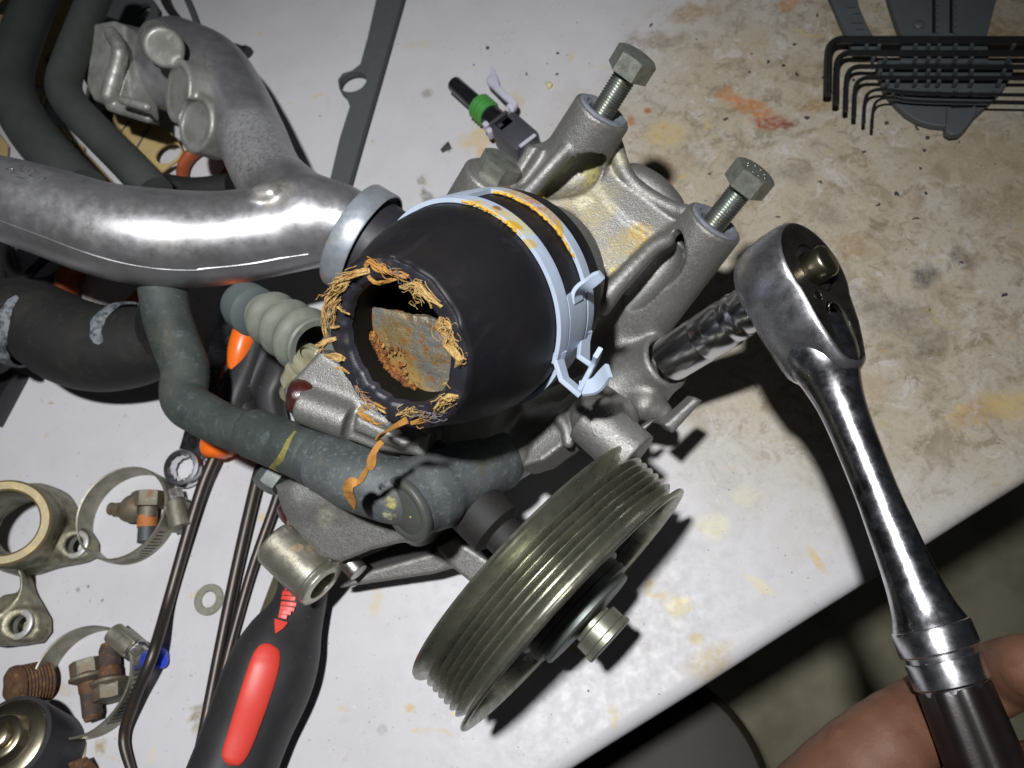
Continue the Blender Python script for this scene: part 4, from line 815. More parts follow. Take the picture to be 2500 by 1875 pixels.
part('retaining_collar', lathe(c0, ca_, [(10.4, 0), (11.2, .5), (11.4, 1.2), (11.2, cl), (10.4, cl+1)], 48), M['ghose'], ch)
fe = SDF(); capc = DW('n', 1205, 960, 298)
fx = unit(DW('n', 1740, 640, 326)-capc)
fe.cyl(capc, capc+fx*18, 12.6, 13.4, 1.6, 3); fe.cyl(capc+fx*10, capc+fx*52, 13.6, 14.6, 2.5, 4)
fe.path([DW('n', 660, 630, 318), DW('n', 860, 730, 310), DW('n', 1040, 800, 307), DW('n', 1220, 830, 309), DW('n', 1500, 740, 316)], [11.6, 12.4, 12.4, 12.6, 13], 3)
fe.cyl(capc+fx*46, capc+fx*90, 13.4, 11.5, 2, 4)
fe.cap(DW('n', 1090, 780, 295), DW('n', 1230, 620, 297), 1.0, 1.0, .6, True); fe.cap(DW('n', 1060, 800, 295.5), DW('n', 1040, 1000, 303), 1.0, .8, .6, True)
M['fitting'] = mat('stained_grey_fitting', (.088, .098, .10), .58, .05, [((.05, .058, .056), .07, .42, .64, .8), ((.19, .21, .235), .5, .54, .76, .8, .5), ((.095, .09, .05), .08, .56, .7, .7), ((.25, .27, .29), 1.6, .62, .78, .5)], [(1.4, .45, .3), (.5, .2, .5)], (.2, .1), off=T(600, 1050, 0),
  spots=[(DW('n', 1120, 910, 296), (2.6, 3.4, 3), (.50, .42, .13), .95, 5), (DW('n', 1100, 1010, 297), (2.6, 3.6, 3), (.52, .50, .30), .95, 5), (DW('n', 1255, 1000, 296), (1.7, 1.7, 2.4), (.60, .54, .2), .95, 2), (DW('n', 1370, 1060, 298), (1.8, 2, 2), (.3, .31, .28), .8, 2),
   (DW('n', 730, 865, 310), (5, 3.2, 4), (.34, .18, .03), .85, 3), (DW('n', 1220, 570, 300), (2, 1.4, 2), (.3, .16, .08), .7, 2), (DW('n', 690, 620, 308), (3, 6, 6), (.16, .145, .07), .7, 5)])
part('elbow_fitting', fe.mesh(.85, None), M['fitting'], ch, sharp=0)
M['endcap'] = mat('smooth_dark_cap', (.062, .068, .062), .5, 0, [((.09, .088, .06), .15, .5, .7, .7)], [(2, .2, .12)])
part('end_cap', lathe(capc+fx*1.2, -fx, [(13.2, -1.5), (13.5, -.6), (13.5, 1.0), (13.0, 1.7), (12.0, 2.0), (10.8, 1.9), (9.8, 1.5), (9.0, 1.9), (3, 2.1), (.01, 2.1)], 64), M['endcap'], ch)
def cap_pt(x, y): r_ = ray(*W('n', x, y)); return CAM+r_*(((capc-fx*.7-CAM) @ fx)/(r_ @ fx))
part('yellow_residue', join(*[lump(cap_pt(x, y), .45+.45*random.random(), i) for i, (x, y, z) in enumerate([(1090, 880, -12), (1120, 900, -13), (1140, 930, -13), (1080, 990, -11), (1110, 1040, -12), (1250, 1000, -13)])]), mat('yellow_residue_crust', (.55, .46, .16), .8, 0, bump=[(2, .5, .3)]), ch, kind='stuff')
M['olive'] = mat('olive_crust', (.19, .17, .035), .7, 0, [((.42, .38, .16), .7, .55, .7, .8)], [(1.2, .6, .5)])
def hugging(pts, k_, c_, ax_, r_):
    out = []
    for x, y in pts:
        o = CAM; d_ = unit(ray(*W(k_, x, y))); w_ = o-c_; dp = d_-ax_*(d_ @ ax_); wp = w_-ax_*(w_ @ ax_); A = dp @ dp; B = 2*dp @ wp; Cc = wp @ wp-r_*r_; disc = max(B*B-4*A*Cc, 0); out.append(o+d_*(-B-math.sqrt(disc))/(2*A))
    return np.array(out)
hu = hugging([(478, 425), (440, 490), (410, 560), (375, 630), (345, 690)], 'n', s0, sa, 11.0)
part('olive_smear', strip(hu, [unit(np.cross(hu[-1]-hu[0], CAM-p_)) for p_ in hu], [1.6, 3.0, 3.6, 4.4, 6.5], .35, 4), M['olive'], ch)

# ------------------------------------------------------------------ big cast aluminium pipe with a branch to a flange
ap_ = thing('aluminium_pipe', 'bright cast aluminium coolant crossover pipe with a branch to a lumpy flange', 'coolant pipe', T(400, 640, 0))
s = SDF()
pp = [('f', -90, 408, 384), ('f', 0, 427, 379), ('f', 110, 460, 376), ('f', 230, 498, 375), ('f', 350, 515, 378), ('f', 470, 516, 385), ('f', 590, 500, 390), ('f', 690, 486, 390), ('f', 735, 482, 388)]
s.path([DW(*q) for q in pp], [18.6, 19.6, 21.0, 22.2, 23.0, 22.4, 21.3, 19.8, 18.8], 4, 12)
# branch leg
br = [('f', 660, 455, 390), ('f', 585, 385, 415.9), ('f', 545, 300, 438.1), ('f', 505, 215, 460.3), ('f', 455, 150, 476.95), ('f', 380, 118, 489.9)]
s.path([DW(*q) for q in br], [18, 18, 18.8, 19.4, 21, 22], 9, 12)
s.path([DW('f', 430, 190, 482.5), DW('f', 330, 150, 497.3), DW('f', 262, 125, 504.7)], [20.5, 21.5, 20.5], 3)
main_ = s; s = SDF()
# flange block with lands, dents and round pads
s.poly([DW('p', 860, 300, 493.6), DW('p', 1150, 260, 486.2), DW('p', 1250, 300, 482.5), DW('p', 1330, 1080, 475.1), DW('p', 960, 960, 486.2), DW('p', 800, 620, 495.45)], 22, 2, 2.5)
s.path([DW('p', 1000, 300, 467.7), DW('p', 1080, 480, 464), DW('p', 980, 860, 467.7)], [4, 4.5, 5], 2.5)
s.path([DW('p', 1100, 900, 452.9), DW('p', 1320, 965, 449.2)], 2.6, 3); s.path([DW('p', 1000, 960, 471.4), DW('p', 1340, 1065, 464)], 3, 3)
s.cyl(DW('p', 1420, 350, 482.5), DW('p', 1480, 430, 439.95), 11, 11, 2, 2.5)
s.cap(DW('p', 1370, 470, 447.35), DW('p', 1350, 800, 452.9), 6, 6, 4, True)
s.cap(DW('p', 1500, 450, 423.3), DW('p', 1440, 500, 425.15), 6, 6, 3, True); s.cap(DW('p', 1240, 330, 445.5), DW('p', 1260, 340, 445.5), 5, 5, 4, True)
for (x, y, d_, R_) in ((1620, 830, 447, 22.3), (1780, 1120, 441, 20.6)):
    c_ = DW('p', x, y, d_); ax2 = cdir(.68, .02, -.66) if x < 1700 else cdir(.55, .02, -.78)
    s.cyl(c_-ax2*2, c_+ax2*16, R_*.78, R_*.82, 1.6, 3); s.cyl(c_-ax2*6, c_-ax2*.9, R_*.60, R_*.60, .6, 1, True)
flg_ = s; s = main_; s.cap(DW('a', 1410, 1062, 374.5), DW('a', 1470, 1050, 374), 5.5, 5.5, 1.5)
M['alup'] = mat('smooth_cast_aluminium', (.46, .46, .48), .39, .82, [((.27, .265, .255), .018, .40, .66, .75), ((.34, .32, .27), .06, .5, .75, .6), ((.56, .56, .58), .45, .56, .8, .4), ((.25, .24, .22), .6, .66, .8, .5)],
  [(.35, .05, .4), (1.6, .22, .15)], (.16, .10), off=T(400, 640, 0), spots=[(DW('f', 300, 150, 430), (44, 40, 40), (.27, .27, .23), .75, 30), (DW('f', 560, 300, 410), (40, 40, 30), (.36, .36, .35), .6, 25), (DW('f', 590, 415, 372), (14, 10, 10), (.30, .26, .17), .6, 8)])
part('casting', s.mesh(1.05, None, 4), M['alup'], ap_, sharp=0); part('flange', flg_.mesh(.85, None, 1), M['dullalu'], ap_, sharp=0)
# mould seam along the lower side
sm = [('v', -60, -70), ('v', 150, 5), ('v', 500, 135), ('v', 900, 285), ('v', 1300, 400), ('v', 1700, 465), ('v', 1950, 482), ('v', 2200, 480), ('d', 1200, 140), ('d', 1500, 108), ('d', 1720, 68), ('d', 1850, 50)]
smp = []
Pc = np.array([DW(*q) for q in pp]); Pc = catmull(Pc, 10); Rc = catmull(np.array([18.6, 19.6, 21.0, 22.2, 23.0, 22.4, 21.3, 19.8, 18.8])[:, None], 10)[:, 0]
for q in sm:
    r_ = unit(ray(*W(*q))); best = None
    for t_ in np.linspace(300, 480, 500):
        p_ = CAM+r_*t_; d_ = np.linalg.norm(Pc-p_, axis=1)-Rc; k_ = d_.argmin()
        if d_[k_] < .15: best = p_; break
        if best is None or d_[k_] < best[0]: best = (d_[k_], p_)
    smp.append(best if isinstance(best, np.ndarray) else best[1])
part('mould_seam', tube(smp, .6, 8, smooth=6), M['alup'], ap_)
# raised casting marks on the left end, worn to illegible squiggles
mk = MB()
def on_pipe(k, x, y):
    r_ = unit(ray(*W(k, x, y)))
    for t_ in np.linspace(300, 470, 900):
        p_ = CAM+r_*t_
        if (np.linalg.norm(Pc-p_, axis=1)-Rc).min() < .1: return p_
    return CAM+r_*405
for pts in ([(60, 1480), (100, 1460), (130, 1490), (90, 1520)], [(170, 1450), (210, 1440), (190, 1490), (220, 1500)], [(250, 1500), (290, 1480), (320, 1500), (270, 1530), (310, 1540)], [(340, 1560), (390, 1545), (420, 1570)], [(150, 1540), (230, 1560), (290, 1555)]):
    mk.add(tube([on_pipe('p', x, y+55) for x, y in pts], .5, 6, smooth=4))
for pts in ([(1500, 1040), (1480, 1060)], [(1560, 1000), (1580, 1040), (1550, 1050)], [(1620, 975), (1640, 1010), (1610, 1010)]):
    mk.add(tube([on_pipe('a', x, y) for x, y in pts], .5, 6, smooth=3))
part('casting_marks', mk.get(), M['alu'], ap_, kind='stuff')
# zinc band sitting over the pipe's right end, and the short black hose it holds
bc = D(884, 588, 368); ba = ldir(884, 588, .82*.95, .50*.95, .30)
zb_ = thing('band_clamp', 'plain zinc band clamp on the right end of the aluminium pipe', 'hose clamp', [bc[0], bc[1], 0])
def bmod(r, h, t, j): return r+.35*math.sin(2*t)+.2*math.sin(3*t+1), h
part('band', lathe(bc, ba, [(25.0, -5.4), (25.6, -5.6), (26.0, -5.0), (26.0, 5.0), (25.6, 5.6), (25.0, 5.4), (24.8, 4.6), (24.8, -4.6)], 96, bmod, closed=True), M['zinc'], zb_)
hs_ = thing('hose_sleeve', 'black rubber sleeve inside the zinc band at the end of the aluminium pipe', 'hose', [bc[0]+10, bc[1], 0])
part('sleeve', lathe(bc, ba, [(21, -4), (22.5, -3.5), (22.8, 3), (22.2, 9), (21.4, 15), (20.5, 26), (19.5, 40), (16, 44)], 64), M['rubber'], hs_)

# ------------------------------------------------------------------ hoses to the left
lh = thing('elbow_hose', 'dusty black elbow hose with crusty pale rings at the left edge', 'hose', T(220, 830, 0))
lp = [('v', -260, 1320), ('v', -60, 1130), ('v', 180, 1010), ('v', 420, 1060), ('v', 760, 1250), ('v', 1100, 1330), ('v', 1500, 1300), ('v', 1760, 1180)]
lr = [19, 21, 21.5, 22, 23.5, 23, 20.5, 17]
part('hose', tube([DW(k, x, y, d_) for (k, x, y), d_ in zip(lp, (436, 432, 428, 425, 420, 415, 408, 402))], lr, 36, smooth=8), M['bhose'], lh)
for (k, x, y, d_), rr_, tw, c in ((('v', 300, 1075, 426), 23.6, cdir(.85, -.35, -.1), 0), (('v', 1390, 1270, 410), 21.0, cdir(.93, .18, .3), 1)):
    def cm(r, h, t, j, c=c): return r+.15*math.sin(5*t+c)+.2*math.sin(11*t), h+.9*math.sin(2*t+c)+.6*math.sin(7*t)+.4*math.sin(17*t)
    part('crust_ring', lathe(DW(k, x, y, d_), tw, [(rr_-1.5, -4.6), (rr_-.1, -4), (rr_+.5, -1.4), (rr_+.45, 1.6), (rr_-.1, 4), (rr_-1.5, 4.6)], 64, cm, closed=True), M['crust'], lh)
A_ = [('p', 420, -250, 536), ('p', 330, -20, 526), ('p', 190, 330, 510), ('p', 95, 640, 496), ('p', 130, 900, 484), ('p', 270, 1160, 470), ('p', 480, 1420, 455), ('p', 760, 1720, 438)]
solo('moulded_hose', tube([DW(*q) for q in A_], [12.6, 12.6, 12.8, 13.0, 13.2, 13.2, 13.2, 13.2], 32, smooth=8), M['mhose'], 'thicker grey moulded hose bent across the top left corner', 'hose', 'moulded hoses in the top left corner')
B_ = [('p', 960, -250, 500), ('p', 850, -20, 492), ('p', 730, 280, 482), ('p', 610, 600, 472), ('p', 575, 800, 464), ('p', 680, 990, 455), ('p', 900, 1220, 444), ('p', 1160, 1480, 430), ('p', 1400, 1740, 418)]
solo('moulded_hose', tube([DW(*q) for q in B_], [9.4, 9.4, 9.5, 9.7, 9.9, 9.7, 9.6, 9.6, 9.6], 32, smooth=8), M['mhose'], 'slimmer grey moulded hose bent beside the lumpy flange', 'hose', 'moulded hoses in the top left corner')
cab = thing('cable', 'thin shiny black cable curving down from the top edge', 'cable', T(480, 80, 0))
part('sheath', tube([TW('a', *q) for q in ((860, -120, 9), (885, -10, 9), (940, 80, 8), (1030, 165, 7), (1150, 222, 6), (1260, 255, 5), (1335, 278, 4))], 2.9, 12), M['cable'], cab)
part('end_plug', tube([TW('a', 1320, 272, 4), TW('a', 1342, 282, 4)], 3.6, 12, smooth=0), M['cable'], cab)
solo('thin_cord', tube([TW('a', *q) for q in ((985, -60, 3), (1030, 40, 3), (1060, 120, 3), (1078, 170, 3))], 2.2, 10), M['greygask'], 'dull dark cord crossing behind the thin black cable', 'cord')
# loops of thin black tubing and rust red rings under the pipe
solo('tubing_coil', tube([TW('v', *q) for q in ((-80, -200, 5), (60, 250, 6), (190, 560, 8), (420, 640, 9), (640, 560, 9), (780, 430, 9), (900, 250, 9), (700, 20, 8), (420, -60, 7), (120, 60, 6), (10, 400, 5), (30, 700, 5), (110, 830, 5), (330, 870, 4), (620, 760, 4), (830, 520, 4), (960, 330, 4))], 4.0, 12), M['cable'], 'loops of thin black tubing under the aluminium pipe at the left edge', 'tubing')
solo('tubing_loop', tube([TW('v', *q) for q in ((-40, 640, 12), (210, 590, 13), (400, 440, 14), (520, 310, 14), (600, 150, 12), (560, -80, 8))], 2.8, 12), M['cable'], 'single thin black tube curling above the crusty elbow hose', 'tubing')
def ring_at(k, cx, cy, R_, z, r_): c_ = TW(k, cx, cy, z); return [c_+R_*np.array([math.cos(a), math.sin(a), 0]) for a in np.linspace(0, 2*math.pi, 40, endpoint=False)]
solo('sealing_ring', tube(ring_at('v', 1220, 560, 30, 9, 4), 5.6, 14, smooth=0, closed=True, flat=(np.array([0, 0, 1.]), 1.5)), M['redrubber'], 'rust red rubber sealing ring half under the pipe and elbow hose', 'seal ring', 'rust red sealing rings')
solo('sealing_ring', tube(ring_at('a', 1120, 900, 17, 6, 4), 3.4, 14, smooth=0, closed=True, flat=(np.array([0, 0, 1.]), 1.3)), M['redrubber'], 'orange red sealing ring showing in the gap beside the branch pipe', 'seal ring', 'rust red sealing rings')
solo('short_hose', tube([TW('a', 900, 1010, 14), TW('a', 1050, 1030, 14), TW('a', 1250, 1010, 14)], 8, 20), M['bhose'], 'short black hose end just behind the big pipe', 'hose')
# corrugated boot and clear plug
bt = thing('corrugated_boot', 'translucent grey green corrugated boot between the pipe and the torn hose', 'rubber boot', T(720, 800, 0))
P0, P1 = DW('q', 1270, 610, 352), DW('q', 1720, 900, 326); bx = unit(P1-P0); bl = np.linalg.norm(P1-P0)
pr = []
for i in range(60):
    t_ = i/59; pr.append(((10.6+2.6*t_)+1.35*math.cos(t_*2*math.pi*3.2+2.6), t_*bl))
part('bellows', lathe(P0, bx, [(7, -1)]+pr+[(11.5, bl+1), (9, bl+1)], 56, closed=True), M['boot'], bt)
lp0 = DW('q', 1130, 560, 358)
part('lip', lathe(lp0, bx, [(7.8, -7), (10, -7), (11.5, -2), (11.5, 6), (8, 8)], 48), M['boot2'], bt)
vi = thing('clear_plug', 'small yellowed clear plastic plug below the corrugated boot', 'plastic plug', T(745, 890, 0))
vp0, vp1 = DW('q', 1680, 1010, 326), DW('q', 1500, 1330, 338); vx = unit(vp1-vp0); vl = np.linalg.norm(vp1-vp0)
part('collar', lathe(vp0, vx, [(5, -2), (7.4, -1.6), (7.8, 0), (7.8, 4), (7.2, 5), (7.4, 6), (7.4, 8.4), (6.6, 9.2), (6.6, vl*.7), (5, vl*.7)], 40, closed=True), M['vial'], vi)
part('core', lathe(vp0, vx, [(4.6, -.5), (4.6, vl), (3.6, vl+2)], 32), M['vial'], vi)
# tan gasket sheets
def gasket(name, k, pts, z0, z1, holes, m, label, cat='gasket', group=None, smooth=0):
    return solo(name, slab([TW(k, x, y, z1) for x, y in pts], z0, z1, [circ(TW(k, x, y, z1), r_, 24, ry) for x, y, r_, ry in holes], .25, smooth), m, label, cat, group, loc=[*TW(k, *pts[0], z0)[:2], z0])
gk = 'tan gasket sheets under the hoses'
tongue_ = gasket('gasket_sheet', 'p', [(1040, 930), (1250, 1050), (1480, 1140), (1580, 1230), (1645, 1360), (1610, 1430), (1410, 1575), (1330, 1520), (1200, 1370), (1000, 1190), (1015, 1080)], 6.0, 7.8, [(1510, 1378, 8.5, 8)], M['beige'], 'tan card gasket tongue with one hole below the lumpy flange', group=gk)
gasket('gasket_sheet', 'p', [(480, -80), (760, -80), (640, 180), (560, 280), (500, 400), (470, 560), (430, 780), (330, 1060), (190, 960), (200, 760), (290, 560), (330, 480), (420, 300), (470, 140)], 2.2, 3.8, [(300, 830, 8, 8), (460, 520, 6, 6)], M['beige'], 'tan card gasket strip between the two moulded hoses', group=gk)
gasket('gasket_sheet', 'p', [(460, 1090), (560, 1150), (640, 1260), (800, 1400), (1020, 1640), (1150, 1800), (1000, 1800), (900, 1690), (740, 1490), (560, 1280)], 2.2, 3.8, [(690, 1350, 5, 5)], M['beige'], 'narrow tan card gasket edge below the slimmer moulded hose', group=gk)
gasket('gasket_sheet', 'p', [(-220, -160), (150, -160), (120, 60), (80, 190), (0, 360), (-220, 500)], 1.8, 3.4, [(60, 30, 9, 12)], M['beige'], 'tan card gasket corner at the very top left', group=gk)
gasket('gasket_sheet', 'p', [(-300, 1180), (-40, 1160), (70, 1310), (60, 1420), (-300, 1500)], 1.8, 3.4, [], M['beige'], 'tan card gasket end at the left edge above the pipe', group=gk)
for x0, y0, x1, y1 in ((1052, 1230, 1170, 1090), (1208, 1372, 1350, 1130)):
    part('sealing_bead', tube([TW('p', x0, y0, 7.9), TW('p', x1, y1, 7.9)], .7, 6, smooth=0), M['greygask'], tongue_)
gasket('bolt_lug_gasket', 'p', [(700, -120), (1180, -120), (1360, -30), (1420, 60), (1410, 140), (1340, 210), (1240, 240), (1160, 270), (1120, 330), (960, 330), (880, 200), (700, 150)], 3, 7, [(1275, 100, 6.4, 8)], M['greygask'], 'dark grey gasket lug with a round hole at the top edge')
gasket('metal_shim', 'p', [(780, 780), (900, 760), (1000, 900), (1010, 1100), (1000, 1190), (900, 1120), (760, 920)], 4.6, 7, [(880, 950, 7, 7)], M['greygask'], 'grey flange shim with a hole tucked under the lumpy flange')
gasket('metal_tab', 'p', [(790, 220), (900, 130), (1040, 170), (1160, 250), (1120, 290), (960, 250), (880, 280)], 26, 27.5, [], M['dullalu'], 'small bent grey metal tab on top of the flange', 'metal tab')
gasket('strip_gasket', 'a', [(2050, -90), (2192, -90), (2165, 10), (2130, 130), (2085, 290), (2030, 480), (1960, 720), (1880, 1000), (1780, 975), (1835, 740), (1888, 575), (1870, 520), (1832, 480), (1824, 430), (1850, 395), (1900, 380), (1945, 345), (1985, 200)], 2, 7, [(1905, 440, 9.0, 8.4)], M['greygask'], 'long dark grey strip gasket with one bolt eye, running up to the top edge')
# ------------------------------------------------------------------ loose parts on the left of the bench
# thermostat housings
th = thing('thermostat_housing', 'grimy cast water neck with a yellowed rim and an oval flange, at the left edge', 'water neck', T(80, 1330, 0))
s = SDF()
s.poly([TW('m', x, y, 5) for x, y in ((140, 240), (250, 190), (400, 185), (560, 250), (700, 420), (860, 640), (860, 760), (760, 810), (560, 850), (330, 885), (190, 870), (60, 760), (40, 500))], 9, 2, 3)
bb, bt2 = TW('m', 265, 520, 6), TW('m', 40, 462, 40)
s.cyl(bb, bb+(bt2-bb)*.55, 24, 20.5, 2, 7); s.cyl(bb+(bt2-bb)*.4, bt2, 20.5, 19.5, 1, 4)
s.cyl(TW('m', 690, 670, 0), TW('m', 680, 660, 11.5), 8.6, 7.4, .8, 3)
s.cap(TW('m', 450, 620, 14), TW('m', 600, 650, 9), 6, 5, 6)
s.cyl(TW('m', 690, 670, -6), TW('m', 680, 660, 16), 4.6, 4.6, .2, .5, True)
s.cyl(bb-(bt2-bb)*.5, bt2+(bt2-bb)*.2, 15.4, 15.4, .2, .5, True)
part('neck_casting', s.mesh(.8, .2), M['grimealu'], th, sharp=0)
nx = unit(bt2-bb)
part('rim', lathe(bt2-nx*4.5, nx, [(19.7, 0), (20.6, 1), (20.6, 4.2), (19.6, 5.4), (16.2, 5.4), (15.2, 4.2), (15.1, 0)], 64, closed=True), M['goldedge'], th)
part('bolt_eye', lathe(TW('m', 680, 660, 11), (0, 0, 1), [(7.2, -.5), (7.2, .6), (6.8, .9), (4.9, .9), (4.5, .5), (4.4, -4)], 40, closed=True), M['paleboss'], th)
th2 = thing('housing_cover', 'grimy three-cornered cast cover with a pale bolt eye, below the water neck', 'cast cover', T(40, 1500, 0))
s = SDF()
s.poly([TW('m', x, y, 6) for x, y in ((-200, 760), (0, 800), (120, 850), (230, 1000), (330, 1160), (420, 1320), (425, 1440), (350, 1540), (180, 1565), (-60, 1570), (-300, 1500), (-330, 900))], 11, 3, 3)
s.cyl(TW('m', -120, 1060, 6), TW('m', -150, 1040, 26), 20, 17, 2, 7); s.cyl(TW('m', -120, 1060, 0), TW('m', -150, 1040, 32), 15, 15, .3, 1, True)
s.cyl(TW('m', 182, 1385, 0), TW('m', 174, 1380, 14), 9, 7.6, .8, 3); s.cyl(TW('m', 182, 1385, 4), TW('m', 174, 1380, 20), 4.4, 4.4, .2, .5, True)
s.cap(TW('m', 70, 1200, 12), TW('m', 0, 1440, 12), 5, 6, 5)
part('cover_casting', s.mesh(.85, .2), M['grimealu'], th2, sharp=0)
part('bolt_eye', lathe(TW('m', 174, 1380, 13.4), (0, 0, 1), [(7.3, -.5), (7.3, .6), (6.9, .9), (4.7, .9), (4.3, .5), (4.2, -4)], 40, closed=True), M['paleboss'], th2)

# worm-drive hose clamps lying on edge
def worm_clamp(name, label, k, cx, cy, R_, ry, z, hxy, hdir, wob):
    c_ = TW(k, cx, cy, z/2); o = thing(name, label, 'hose clamp', [c_[0], c_[1], 0], 'worm-drive hose clamps')
    cc = np.array([c_[0], c_[1], 0.])
    def wm(r, h, t, j): return r*(1+wob*math.sin(2*t+.6)+wob*.5*math.sin(3*t)), h
    part('band', lathe(cc, (0, 0, 1), [(R_-.6, .4), (R_-.3, .1), (R_+.45, .4), (R_+.45, z-.4), (R_+.1, z), (R_-.6, z-.3)], 96, wm, e1=(1, 0, 0), closed=True), M['band'], o)
    hp_ = TW(k, *hxy, z*.62); hd = unit(TW(k, hxy[0]+hdir[0]*50, hxy[1]+hdir[1]*50, z*.62)-hp_); nd_ = np.array([-hd[1], hd[0], 0])
    sc_ = part('screw_housing', join(box(hp_-np.array([0, 0, z*.12]), (hd, nd_, (0, 0, 1)), (7.2, 4.2, z*.47), .8), tube([hp_-hd*7.4+[0, 0, z*.08], hp_+hd*6.6+[0, 0, z*.08]], 5.2, 28, smooth=0)), M['band'], o)
    part('screw_head', join(hexprism(hp_+hd*6.6+np.array([0, 0, z*.05]), hd, 4.6, .4, 7.0), lathe(hp_+hd*6.6, hd, [(5.4, .2), (5.4, 1.4), (3, 1.4)], 28)), M['steel'], sc_)
    sl = MB()
    inw = unit(cc-hp_); a0 = math.atan2(*( (hp_-cc)[1::-1]))
    for i in range(16):
        a = a0+(-1)*(0.35+i*.085); e_r = np.array([math.cos(a), math.sin(a), 0]); e_t = np.array([-math.sin(a), math.cos(a), 0])
        rr_ = R_*(1+wob*math.sin(2*a+.6)+wob*.5*math.sin(3*a))
        for sd in (rr_+.38, rr_-.48): sl.add(box(cc+e_r*sd+np.array([0, 0, z*.5]), (unit(e_t+np.array([0, 0, .25])), unit(np.array([0, 0, 1])-.25*e_t), e_r), (.42, z*.30, .06), 0))
    part('worm_slots', sl.get(), M['darkchip'], o, kind='stuff')
    return o
worm_clamp('worm_clamp', 'old worm-drive hose clamp ring touching the wrench ring, a T-shaped fitting inside it', 'm', 1150, 395, 24.2, 24, 13, (1610, 400), (-.22, -1), .02)
worm_clamp('worm_clamp', 'old worm-drive hose clamp ring beside the blue scrap, two crossed bolts inside it', 'h', 465, 1205, 25.2, 25, 13.5, (655, 1000), (.72, .62), .025)
# what lies inside the rings
tb = thing('tee_fitting', 'small grimy T-shaped fitting with an orange stained stem inside the upper clamp ring', 'fitting', TW('m', 1280, 360, 0))
part('body', tube([TW('m', 1110, 350, 7), TW('m', 1160, 350, 7.5), TW('m', 1230, 330, 8), TW('m', 1300, 330, 8)], [4.6, 6.6, 7.4, 6.4], 24, smooth=4), M['rustbolt'], tb)
part('nipple', tube([TW('m', 1000, 340, 6), TW('m', 1070, 345, 6.5), TW('m', 1130, 350, 7)], [3.4, 3.5, 3.6], 20, smooth=3, mod=lambda t, a: 1+.06*math.sin(t*30)), M['rustbolt'], tb)
hx_ = unit(TW('m', 1345, 215, 9)-TW('m', 1330, 420, 8))
part('hex_head', hexprism(TW('m', 1340, 260, 8.5), hx_, 8.6, -4, 4), M['rustbolt'], tb)
part('stem', tube([TW('m', 1335, 300, 8), TW('m', 1332, 400, 7), TW('m', 1328, 440, 6.5)], 4.6, 24, smooth=2), M['rustbolt'], tb)
M['ostain'] = mat('orange_thread_tape', (.40, .14, .035), .75, 0, [((.25, .08, .02), .4, .5, .7, .7)], [(2, .4, .2)])
part('stained_stem', tube([TW('m', 1328, 400, 6.8), TW('m', 1324, 505, 6)], 4.9, 24, smooth=0), M['ostain'], tb)
part('stem_end', tube([TW('m', 1326, 500, 6), TW('m', 1320, 640, 5.6)], 4.5, 24, smooth=0, mod=lambda t, a: 1+.03*math.sin(t*40)), M['bluebolt'], tb)
def loose_bolt(label, k, head, end, R_, r_, fl, z, m_sh, midm):
    h = TW(k, *head, z); e = TW(k, *end, z-1.5); ax2 = unit(e-h); L_ = np.linalg.norm(e-h)
    o = thing('flange_bolt', label, 'bolt', [h[0], h[1], 0], 'rusty flange bolts in the lower clamp ring')
    part('hex_head', hexprism(h, -ax2, R_, -4, 3.5), M['rustbolt'], o)
    part('flange', lathe(h, ax2, [(fl*.7, 2), (fl, 4), (fl, 5.2), (fl*.6, 7)], 40), M['rustbolt'], o)
    part('shank', lathe(h, ax2, [(r_*1.12, 6), (r_*1.1, L_*.45), (r_, L_*.5), (r_, L_*.9), (r_*.8, L_)], 32), midm, o)
    part('thread', lathe(h, ax2, [q for i in range(int(L_*.42)) for q in ((r_*1.06, L_*.52+i), (r_*.97, L_*.52+i+.5))], 28), m_sh, o)
loose_bolt('rusty flange bolt with its head up, left of the pair inside the lower clamp ring', 'h', (455, 1135), (487, 1410), 7.6, 4.3, 8.4, 8.5, M['bluebolt'], M['rustplug'])
loose_bolt('rusty flange bolt lying head down, right of the pair inside the lower clamp ring', 'h', (575, 1265), (572, 1010), 7.6, 4.6, 8.6, 8, M['bluebolt'], M['rustplug'])
# washer, blue scrap
wc = TW('h', 1096, 780, 0)
solo('flat_washer', lathe(np.array([wc[0], wc[1], 0]), (0, 0, 1), [(7.6, .1), (7.7, .4), (7.6, 1.3), (7.4, 1.5), (4.2, 1.5), (3.9, 1.2), (3.9, .2), (4.1, 0)], 48, closed=True), M['washer'], 'yellowed flat steel washer lying alone between the rods', 'washer')
bl_ = SDF(); bl_.path([TW('h', 735, 1135, 2), TW('h', 775, 1095, 3), TW('h', 815, 1080, 4), TW('h', 840, 1065, 3)], [2.5, 4.0, 4.6, 2.6], 2); bl_.cap(TW('h', 830, 1050, 2), TW('h', 850, 1110, 3), 2.2, 2.4)
solo('plastic_scrap', bl_.mesh(.6, .1), M['blue'], 'bright blue plastic scrap under the bent dark pick', 'scrap', sharp=0)
